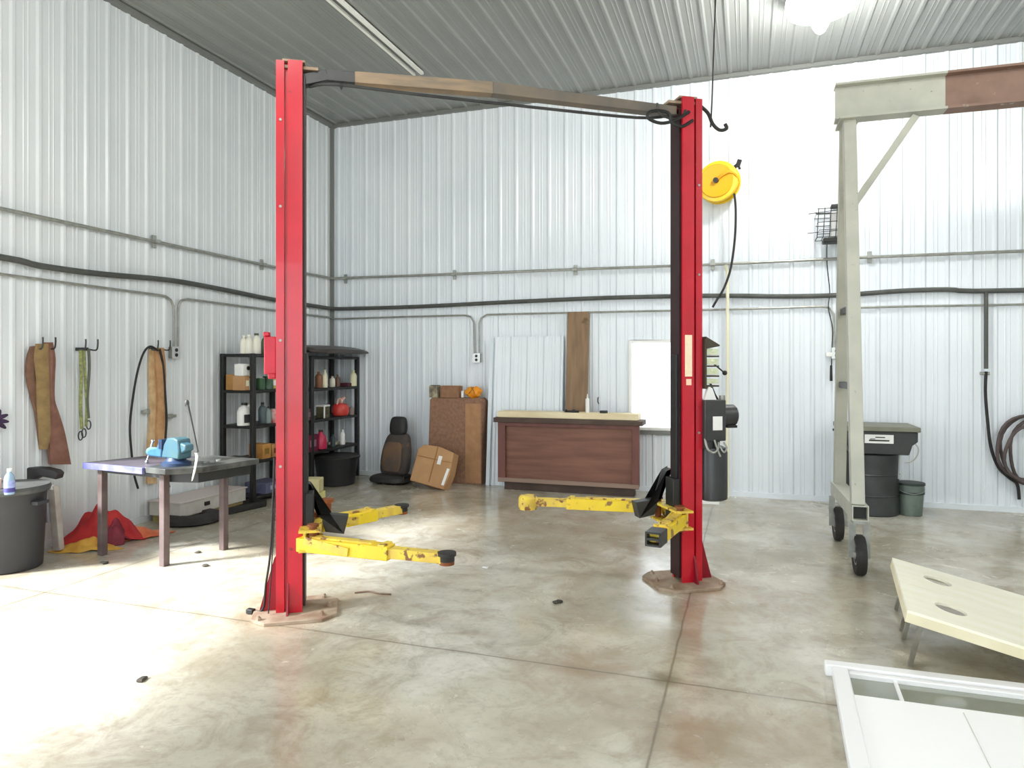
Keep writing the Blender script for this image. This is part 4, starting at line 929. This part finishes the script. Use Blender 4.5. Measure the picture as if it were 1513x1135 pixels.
q = B(699, 585, .22); q.z = H+.001
tt = thing('orange_bundle', 'bright orange bundle on the right top of the tall cardboard box', 'bundle', q)
G().ball(q+Vector((0, 0, .075)), .08, (1.45, .9, .95), fn=lambda d: 1+.12*math.sin(7*d.x+5*d.z)+.08*math.sin(11*d.y+4*d.x)).build('bundle_wrap', orange, tt)
G().tube([q+Vector((-.03, -.08, .06)), q+Vector((.01, -.085, .10)), q+Vector((.03, -.06, .15))], .006).tube([q+Vector((.05, -.075, .05)), q+Vector((.04, -.085, .1)), q+Vector((-.0, -.06, .14))], .006).build('bundle_tie', mat('brown_cord', (150, 90, 20)), tt)
tag(G().box(q+Vector((-.135, -.02, .05)), (.035, .06, .09)).build('white_packet', white, bevel=.005), 'small white packet between the brown carton and the orange bundle', 'packet')
# leaning open box
t = thing('tilted_cardboard_box', 'crushed brown cardboard box with white tape tilted against the tall box', 'cardboard box', F(632, 722))
bx = F(628, 723); T = fr(bx+Vector((.02, .02, .03)), R(2)) @ Matrix.Rotation(R(-13), 4, 'Y') @ Matrix.Rotation(R(-24), 4, 'X')
T = fr(bx+Vector((.03, .06, .045)), R(2), 0) @ Matrix.Rotation(R(-17), 4, 'X') @ Matrix.Rotation(R(9), 4, 'Y')
G(T).prism([(-.25, .0), (.24, -.02), (.27, .20), (.25, .46), (.05, .50), (-.18, .49), (-.25, .42)], (0, -.08, 0), (1, 0, 0), (0, 0, 1), (0, .20, 0)).build('box_body', card, t, bevel=.012)
G(T).box((.02, -.085, .26), (.012, .006, .46)).box((.02, -.086, .33), (.5, .004, .008)).build('flap_seam', mat('cardboard_seam', (160, 112, 66), rough=.8), t)
G(T).box((.09, -.086, .33), (.05, .006, .11)).build('shipping_label', white, t)
G(T).box((.225, -.082, .14), (.035, .012, .22), (0, R(6), 0)).build('white_tape', white, t)
# ------------------------------------------------------------------ wall leaning items behind the crate
ga0, gb0 = B(724, 600, .20), B(829, 600, .20)
zt1 = B(775, 497, .1).z
t = thing('metal_panel', 'upright ribbed white steel panel leaning on the wall behind the wooden crate', 'panel', ((ga0.x+gb0.x)/2, YB-.15, 0))
g = G(); pr = rib_profile(0, gb0.x-ga0.x, .04)
for (s0_, d0), (s1_, d1) in zip(pr, pr[1:]):
    for th in (0,):
        g.add([(ga0.x+s0_, YB-.20-d0, .0), (ga0.x+s1_, YB-.20-d1, .0), (ga0.x+s1_, YB-.045-d1, zt1), (ga0.x+s0_, YB-.045-d0, zt1)], [(0, 1, 2, 3)])
g.build('panel_sheet', steel_w, t, smooth_=False, solid=.003)
G().bar((ga0.x-.02, YB-.23, 0), (ga0.x-.02, YB-.07, zt1-.02), .05, .03, up=(0, 1, 0)).build('panel_edge_trim', mat('pale_blue_trim', (214, 224, 230), rough=.3), t)
pa, pb = B(851, 600, .16), B(853, 461, .05)
tag(G().bar((pa.x, YB-.21, 0), (pb.x+.015, YB-.05, pb.z), .285, .035, up=(0, 1, 0)).build('wood_plank', mat('weathered_plank', (146, 120, 92), (126, 102, 80), rough=.8, scale=3, stretch=(6, 6, .6), spots=(4, .68, (96, 80, 50))), bevel=.004), 'tall brown wooden plank leaning on the wall behind the crate', 'plank')
tag(G().bar(B(873, 640, .24)*1, Vector((B(869, 572, .12).x, YB-.08, B(869, 572, .12).z)), .055, .02, up=(0, 1, 0)).build('white_lath', white), 'short white lath standing right of the tall plank', 'lath') if False else None
# crate
YF, YK = 8.20, 8.35
cxl = B(736, 660, YB-8.38).x; cxr = B(944, 660, YB-8.38).x
cy0, cy1 = 8.38, 8.60
ct = thing('wooden_crate', 'long reddish-brown wooden crate with a pale plywood top by the back wall', 'crate', ((cxl+cxr)/2, (cy0+cy1)/2, 0))
wd = mat('reddish_plywood', (132, 90, 72), (112, 72, 58), rough=.6, scale=2.6, stretch=(.6, 1, 7), bump=.1); wdr = mat('maroon_frame_wood', (118, 72, 64), (100, 60, 54), rough=.6, scale=3, stretch=(3, 3, .6)); wdk = mat('dark_edge_wood', (84, 66, 56), (70, 54, 46), rough=.7, scale=5)
zb, ztp = .10, .86
W_ = cxr-cxl; xm = (cxl+cxr)/2
G().box((xm, (cy0+cy1)/2+.01, (zb+ztp)/2), (W_-.04, cy1-cy0-.04, ztp-zb)).build('crate_panel', wd, ct)
for x, w in ((cxl+.05, .10), (cxr-.04, .08)):
    G().box((x, cy0, (zb+ztp)/2), (w, .03, ztp-zb)).build('corner_board', wdr, ct, bevel=.003)
G().box((xm, cy0, zb+.03), (W_, .035, .05)).build('bottom_rail', mat('grey_rail_wood', (146, 122, 108), rough=.7), ct, bevel=.003)
G().box((xm, cy0+.0, ztp-.02), (W_, .035, .05)).build('top_rail', wdr, ct, bevel=.003)
G().box((xm, cy0+.12, .05), (W_-.14, .16, .10)).build('skid_base', wdk, ct)
G().box((xm, (cy0+cy1)/2, ztp+.03), (W_+.10, cy1-cy0+.10, .06)).build('top_edge_board', wdk, ct, bevel=.006)
G().box((xm-.01, (cy0+cy1)/2+.02, ztp+.10), (W_+.0, cy1-cy0+.04, .075)).build('plywood_top', mat('pale_plywood', (240, 226, 188), (228, 210, 170), rough=.6, scale=3, stretch=(1, 4, 4)), ct, bevel=.004)
zt2 = ztp+.1385
for px, w, h, m_, nm, lb, c_ in ((845, .16, .035, black, 'black_clamp', 'black clamp lying on the crate top in front of the plank', 'clamp'), (892, .09, .03, black, 'tape_roll', 'small black roll lying on the crate top near the window', 'tape roll')):
    q = B(px, 605, YB-8.46); q.z = zt2
    if nm == 'tape_roll': g = G().lathe([(.025, 0), (.05, 0), (.05, .03), (.025, .03)], q, 20)
    else: g = G().box(q+Vector((0, 0, .012)), (.18, .03, .024)).box(q+Vector((-.07, -.02, .02)), (.02, .07, .03)).box(q+Vector((.03, -.02, .02)), (.03, .06, .035)).cyl(q+Vector((.03, -.07, .02)), q+Vector((.1, -.03, .02)), .008)
    tag(g.build(nm, m_, bevel=.003), lb, c_)
q = B(868, 605, YB-8.50); q.z = zt2
tt = thing('caulk_tube', 'slim white tube standing on the crate top beside the plank', 'tube', q)
G().cyl(q, q+Vector((0, 0, .17)), .025).build('tube_body', white, tt); G().cyl(q+Vector((0, 0, .17)), q+Vector((0, 0, .23)), .012, .004).build('tube_nozzle', white, tt)
q = B(884, 592, .03)
tag(G().tube([q+Vector((0, 0, .04)), q+Vector((0, -.03, .03)), q+Vector((0, -.04, -.01)), q+Vector((.01, -.02, -.04))], .007, 8).build('hanging_hook', blk2), 'tiny dark hook on the wall above the crate between plank and window', 'hook')

# ------------------------------------------------------------------ drum with parts washer, bucket
q = F(1290, 762); dr = Vector((q.x, q.y+.20, 0))
dc = thing('parts_washer', 'black parts washer sink on a dark steel drum behind the gantry leg', 'parts washer', dr)
G().lathe([(.02, 0), (.27, 0), (.28, .01), (.28, .20), (.288, .21), (.28, .22), (.28, .42), (.288, .43), (.28, .44), (.28, .64), (.27, .65), (.02, .65)], dr, 36).build('drum', mat('drum_black', (40, 44, 44), (56, 60, 60), rough=.45, scale=5), dc)
xl_, xr2 = B(1243, 650, YB-dr.y+.28).x, B(1356, 650, YB-dr.y+.28).x
xm2 = (xl_+xr2)/2; W2 = xr2-xl_
G().prism([(-W2/2, .24), (W2/2, .24), (W2/2, .14), (W2/2-.05, .10), (W2/2-.08, 0), (-W2/2+.08, 0), (-W2/2+.04, .14)], (xm2, dr.y-.30, .66), (1, 0, 0), (0, 0, 1), (0, .56, 0)).build('sink_basin', mat('basin_black', (48, 52, 50), (38, 40, 40), rough=.45, scale=5), dc, bevel=.008)
G().box((xm2, dr.y-.02, .925), (W2+.04, .62, .05)).build('basin_lid', mat('olive_grey_lid', (128, 128, 110), (112, 112, 98), rough=.5, scale=5), dc, bevel=.008)
lx = B(1299, 652, YB-dr.y+.31).x
lb_ = G().box((lx, dr.y-.303, .82), (.27, .006, .09)).build('brand_plate', white, dc)
G().box((lx, dr.y-.308, .805), (.19, .004, .014)).box((lx+.01, dr.y-.308, .838), (.09, .004, .01)).box((lx-.06, dr.y-.308, .82), (.05, .004, .006)).build('plate_print', black, lb_)
G().tube([(xr2-.04, dr.y-.28, .80), (xr2+.0, dr.y-.30, .74), (xr2-.01, dr.y-.30, .66), (xr2-.06, dr.y-.29, .60), (xr2-.12, dr.y-.28, .585)], .008, 8, sub=4).tube([(xr2-.15, dr.y-.2, .68), (xr2-.16, dr.y-.2, .40)], .007, 8).build('drain_tube', mat('pale_grey_tube', (170, 172, 168), rough=.4), dc)
G().box((xl_-.03, dr.y-.25, .90), (.10, .06, .02)).cyl((xl_-.0, dr.y-.25, .90), (xl_-.0, dr.y-.25, .68), .018).build('side_handle', blk2, dc)
q = F(1349, 764); bk = Vector((q.x, q.y+.12, 0))
bt_ = thing('bucket', 'small grey-green bucket with dark rim on the floor beside the parts washer', 'bucket', bk)
G().lathe([(.105, 0), (.11, .005), (.125, .24), (.13, .33), (.12, .33), (.10, .02), (.01, .02)], bk, 30).build('bucket_body', mat('bucket_grey_green', (112, 124, 116), (90, 104, 96), rough=.4, scale=7), bt_)
G().lathe([(.12, .225), (.133, .228), (.133, .25), (.12, .252)], bk, 30).lathe([(.12, .32), (.138, .322), (.138, .345), (.12, .347)], bk, 30).build('bucket_band', mat('dark_green_band', (40, 52, 46), rough=.5), bt_)
G().box(bk+Vector((-.10, -.075, .11)), (.05, .04, .2)).build('bucket_shadow_tape', mat('dark_green_band', (40, 52, 46)), bt_) if False else None
G().tube([bk+Vector((-.13, 0, .3)), bk+Vector((-.1, -.10, .26)), bk+Vector((0, -.142, .24)), bk+Vector((.1, -.10, .26)), bk+Vector((.13, 0, .3))], .004, 6, sub=4).build('bucket_handle', galv, bt_)

# ------------------------------------------------------------------ cornhole boards
e1 = (Vector((.45, .97, 0))).normalized()
EA = cw(e1.x, e1.y); EB = cw(e1.y, -e1.x)        # along the near-to-far edge, and down the slope to the right
cn = D(1341, 903, 3.60); cn.z = 0; Lc = 1.22
wdl = mat('pale_pine_board', (253, 250, 232), (248, 243, 218), rough=.4, scale=2.5, stretch=(1, 5, 5)); pine = mat('pine_frame', (236, 228, 198), (224, 214, 180), rough=.6, scale=4)
def board(o, label):
    t = thing('cornhole_board', label, 'cornhole board', o, math.atan2(EB.y, EB.x), 'cornhole boards at the right')
    zh, zl = .33, .075; wv = .535
    sl = (EB*math.sqrt(Lc*Lc-(zh-zl)**2) - zt_*(zh-zl)); sl.normalize(); up = sl.cross(EA); up = up if up.z > 0 else -up
    O = o + zt_*zh
    # top with a round hole: grid rings
    c = (.23, wv/2); r_ = .076; N = 48
    def P(x, y, d): return O + sl*x + EA*y - up*d
    outer = []; inner = []
    for k in range(N):
        a = 2*math.pi*k/N; dx, dy = math.cos(a), math.sin(a)
        tx = ((Lc-c[0])/dx if dx > 1e-9 else (-c[0]/dx if dx < -1e-9 else 1e9)); ty = ((wv-c[1])/dy if dy > 1e-9 else (-c[1]/dy if dy < -1e-9 else 1e9))
        s_ = min(tx, ty); outer.append((c[0]+dx*s_, c[1]+dy*s_)); inner.append((c[0]+dx*r_, c[1]+dy*r_))
    # snap nearest outer samples to the corners
    for cx_, cy_ in ((0, 0), (Lc, 0), (Lc, wv), (0, wv)):
        i = min(range(N), key=lambda k: (outer[k][0]-cx_)**2+(outer[k][1]-cy_)**2); outer[i] = (cx_, cy_)
    th = .014
    vs = [P(x, y, 0) for x, y in outer]+[P(x, y, 0) for x, y in inner]+[P(x, y, th) for x, y in outer]+[P(x, y, th) for x, y in inner]
    fs = []
    for k in range(N):
        j = (k+1) % N
        fs += [(k, j, N+j, N+k), (2*N+k, 3*N+k, 3*N+j, 2*N+j), (k, 2*N+k, 2*N+j, j), (N+k, N+j, 3*N+j, 3*N+k)]
    G().add(vs, fs).build('board_top', wdl, t, smooth_=False)
    fh = .05
    g = G()
    for a, b in (((0, .01), (Lc, .01)), ((0, wv-.01), (Lc, wv-.01)), ((.01, .02), (.01, wv-.02)), ((Lc-.01, .02), (Lc-.01, wv-.02))):
        g.bar(P(*a, th+fh/2), P(*b, th+fh/2), .019, fh, up=up)
    g.build('board_frame', pine, t, bevel=.002)
    for y in (.09, wv-.05):
        p0 = P(.09, y, th+.02); p1 = Vector((p0.x, p0.y, .0)) - EB*.06 + EA*.03
        G().bar(p0, p1+zt_*.004, .02, .035, up=EA).build('leg', mat('grey_leg', (150, 150, 138), (110, 104, 90), rough=.5), t)
    return t
board(cn, 'nearer of the two pale pine cornhole boards, nearest the white framed door')
board(cn+EA*.54, 'farther of the two pale pine cornhole boards, closest to the gantry wheel')

# ------------------------------------------------------------------ white framed storm door lying in the foreground
c1, c2, c3 = F(1227, 972, .07), F(1256, 1135, .07), F(1513, 1006, .07)
dx_ = (c3-c1); dx_.z = 0; dx_.normalize(); dy_ = Vector((dx_.y, -dx_.x, 0))
if dy_.dot(c2-c1) < 0: dy_ = -dy_
O = Vector((c1.x, c1.y, 0)); shr = (c2-c1).dot(dx_)/(c2-c1).dot(dy_)
sd_ = thing('storm_door', 'white framed glass storm door lying flat on the floor at the bottom right corner', 'door', O, math.atan2(dx_.y, dx_.x))
ed = (c2-c1); ed.z = 0; ed.normalize()
WD, LD = 2.05, 1.55
# edge along ed (towards the camera), length direction along dx_
def SP(a, b, z=0): return O + dx_*a + ed*b + zt_*z
wf_ = mat('white_door_frame', (244, 244, 244), rough=.3)
g = G(); g.bar(SP(-.03, .035, .03), SP(WD+.04, .035, .03), .07, .06); g.build('frame_rail', wf_, sd_, bevel=.006)
g = G(); g.bar(SP(.08, .095, .028), SP(WD-.04, .095, .028), .035, .04); g.build('inner_rail', wf_, sd_, bevel=.005)
g = G(); g.bar(SP(.04, .0715, .03), SP(.04, LD-.0365, .03), .075, .058); g.build('frame_stile', wf_, sd_, bevel=.006)
g = G(); g.bar(SP(WD, .0715, .03), SP(WD, LD-.0365, .03), .075, .058); g.build('frame_stile', wf_, sd_, bevel=.006)
g = G(); g.bar(SP(0, LD, .03), SP(WD+.04, LD, .03), .07, .06); g.build('frame_rail', wf_, sd_, bevel=.006)
def quad(a0, b0, a1, b1, z, th): 
    return G().prism([(0, 0), (1, 0), (1, 1), (0, 1)], SP(a0, b0, z), dx_*(a1-a0), ed*(b1-b0), zt_*th)
quad(.07, .11, WD-.04, .34, .018, .006).build('glass_pane', mat('reflection_grey_glass', (150, 154, 140), (140, 144, 132), rough=.06, spec=.9, scale=1.2), sd_)  # grey-green of the mirrored ceiling is put into the pane colour
g = G(); g.bar(SP(.285, .105, .030), SP(.285, .345, .030), .016, .014); g.build('glazing_bar', wf_, sd_)
quad(.06, .335, WD-.04, LD-.03, .018, .022).build('lower_panel', mat('white_film_panel', (254, 254, 254), rough=.35), sd_, bevel=.004)
g = G(); g.bar(SP(.52, .38, .0412), SP(.50, LD-.05, .0412), .004, .003); g.build('panel_seam', mat('seam_grey', (214, 212, 206)), sd_)

# ------------------------------------------------------------------ bits on the floor
deb = mat('dark_debris', (54, 50, 44), (80, 74, 64), rough=.8, scale=20)
for k, (x, y, s, m_, lb) in enumerate(((155, 833, .035, deb, 'tiny dark scrap on the bright floor left of the front bench leg'), (293, 817, .03, deb, 'tiny dark scrap on the floor between the two right bench legs'), (303, 837, .035, deb, 'tiny dark scrap on the bright floor right of the front bench leg'), (718, 840, .03, white, 'small white scrap on the floor beyond the pad of the front left arm'),
                                  (825, 891, .035, deb, 'small dark flake on the floor in the middle between the lift columns'), (210, 1006, .03, deb, 'tiny dark flake on the floor at the lower left'))):
    q = F(x, y); rn = random.Random(k)
    tag(G(fr(q, k)).ball((0, 0, s*.25), s, (1, .7, .25), 10, 6, fn=lambda d: 1+.25*math.sin(5*d.x+k)+.2*math.sin(6*d.y)).build('floor_scrap', m_), lb, 'scrap', 'scraps on the floor')
tag(G().tube([F(524, 876, .006), F(545, 874, .008), F(560, 877, .006), F(578, 878, .006)], .006, 6, sub=3).build('twig', mat('brown_twig', (120, 96, 78))), 'thin brown stick on the floor right of the left column base plate', 'stick')
q = F(1055, 742); 
tag(G(fr(F(1048, 745)+Vector((.0, .0, 0)), R(10))).box((0, 0, .02), (.22, .05, .04)).build('white_offcut', white, bevel=.004), 'short white offcut on the floor below the lift power unit', 'offcut')
# ------------------------------------------------------------------ lights
def area(name, loc, size, sy, power, rot, col=(1, 1, 1)):
    d = bpy.data.lights.new(name, 'AREA'); d.shape = 'RECTANGLE'; d.size = size; d.size_y = sy; d.energy = power; d.color = col
    o = bpy.data.objects.new(name, d); COL.objects.link(o); o.location = loc; o.rotation_euler = rot; return o
lampm = mat('lamp_glow', (255, 255, 250), rough=.5, emit=14)
def high_bay(x, y, label, W=None):
    t = thing('ceiling_lamp', label, 'ceiling light', (x, y, CEIL), 0, 'bright ceiling lamps')
    T = fr((x, y, CEIL))
    G(T).cyl((0, 0, -.02), (0, 0, -.16), .07, .06).build('lamp_socket', white, t)
    G(T).lathe([(.06, -.02), (.26, -.03), (.30, -.10), (.31, -.18), (.29, -.22), (.26, -.22), (.27, -.17), (.26, -.11), (.06, -.06)], n=32).build('lamp_shade', mat('glowing_acrylic_shade', (255, 255, 250), rough=.3, emit=4), t)
    G(T).lathe([(.03, -.16), (.07, -.20), (.085, -.28), (.075, -.36), (.04, -.42), (.01, -.44)], n=20).build('lamp_bulb', lampm, t)
    d = bpy.data.lights.new('lamp_light', 'POINT'); d.energy = W or LAMPW; d.shadow_soft_size = .16; d.color = (1, .995, .97)
    o = bpy.data.objects.new('lamp_light', d); COL.objects.link(o); o.location = (x, y, CEIL-.50)
LAMPW = 320
lq = F(1212, 50, CEIL-.44)
high_bay(lq.x, lq.y, 'bright white lamp on the ceiling at the top edge of the photo')
for x, y, W in ((-2.2, 2.2, 190), (4.1, 4.0, 430), (.8, -1.2, 260), (-3.2, -3.5, 150), (4.6, -3.5, 260)):  # lamps out of view added as fill; the strongest brightens the pale boards
    high_bay(x, y, 'added unseen ceiling lamp giving fill light in the front part of the shop', W)
# lamp for daylight through the left door; the rear opening is added fill
#area('rear_opening_fill', (.5, YR-.1, 2.0), 7.6, 3.6, 120, (R(-90), 0, 0), (.97, .985, 1))
area('left_door_daylight', (XL-.12, (DY0+DY1)/2, 1.7), 3.2, 6.0, 120, (0, R(-90), 0), (.93, .97, 1))
s = bpy.data.lights.new('sun', 'SUN'); s.energy = 26; s.angle = R(10); s.color = (.98, .99, 1)
so = bpy.data.objects.new('sun', s); COL.objects.link(so)
dirv = Vector((.70*math.cos(R(38)), .714*math.cos(R(38)), -math.sin(R(38))))
so.rotation_euler = dirv.to_track_quat('-Z', 'Y').to_euler()
w = bpy.data.worlds.new('sky'); SC.world = w; w.use_nodes = True
w.node_tree.nodes['Background'].inputs[0].default_value = (.86, .94, 1, 1)
w.node_tree.nodes['Background'].inputs[1].default_value = 7.0
# ------------------------------------------------------------------ camera
cd = bpy.data.cameras.new('camera'); cam = bpy.data.objects.new('camera', cd); COL.objects.link(cam)
cam.location = (0, 0, EYE); cam.rotation_euler = (R(90), 0, TH)
cd.sensor_fit = 'HORIZONTAL'; cd.sensor_width = 36; cd.lens = FOC/1513*36
cd.shift_y = -(567.5-HOR)/1513
cd.clip_end = 200
SC.camera = cam
SC.view_settings.view_transform = 'Standard'; SC.view_settings.look = 'None'
SC.view_settings.exposure = -0.8; SC.view_settings.gamma = 1; SC.view_settings.use_curve_mapping = False
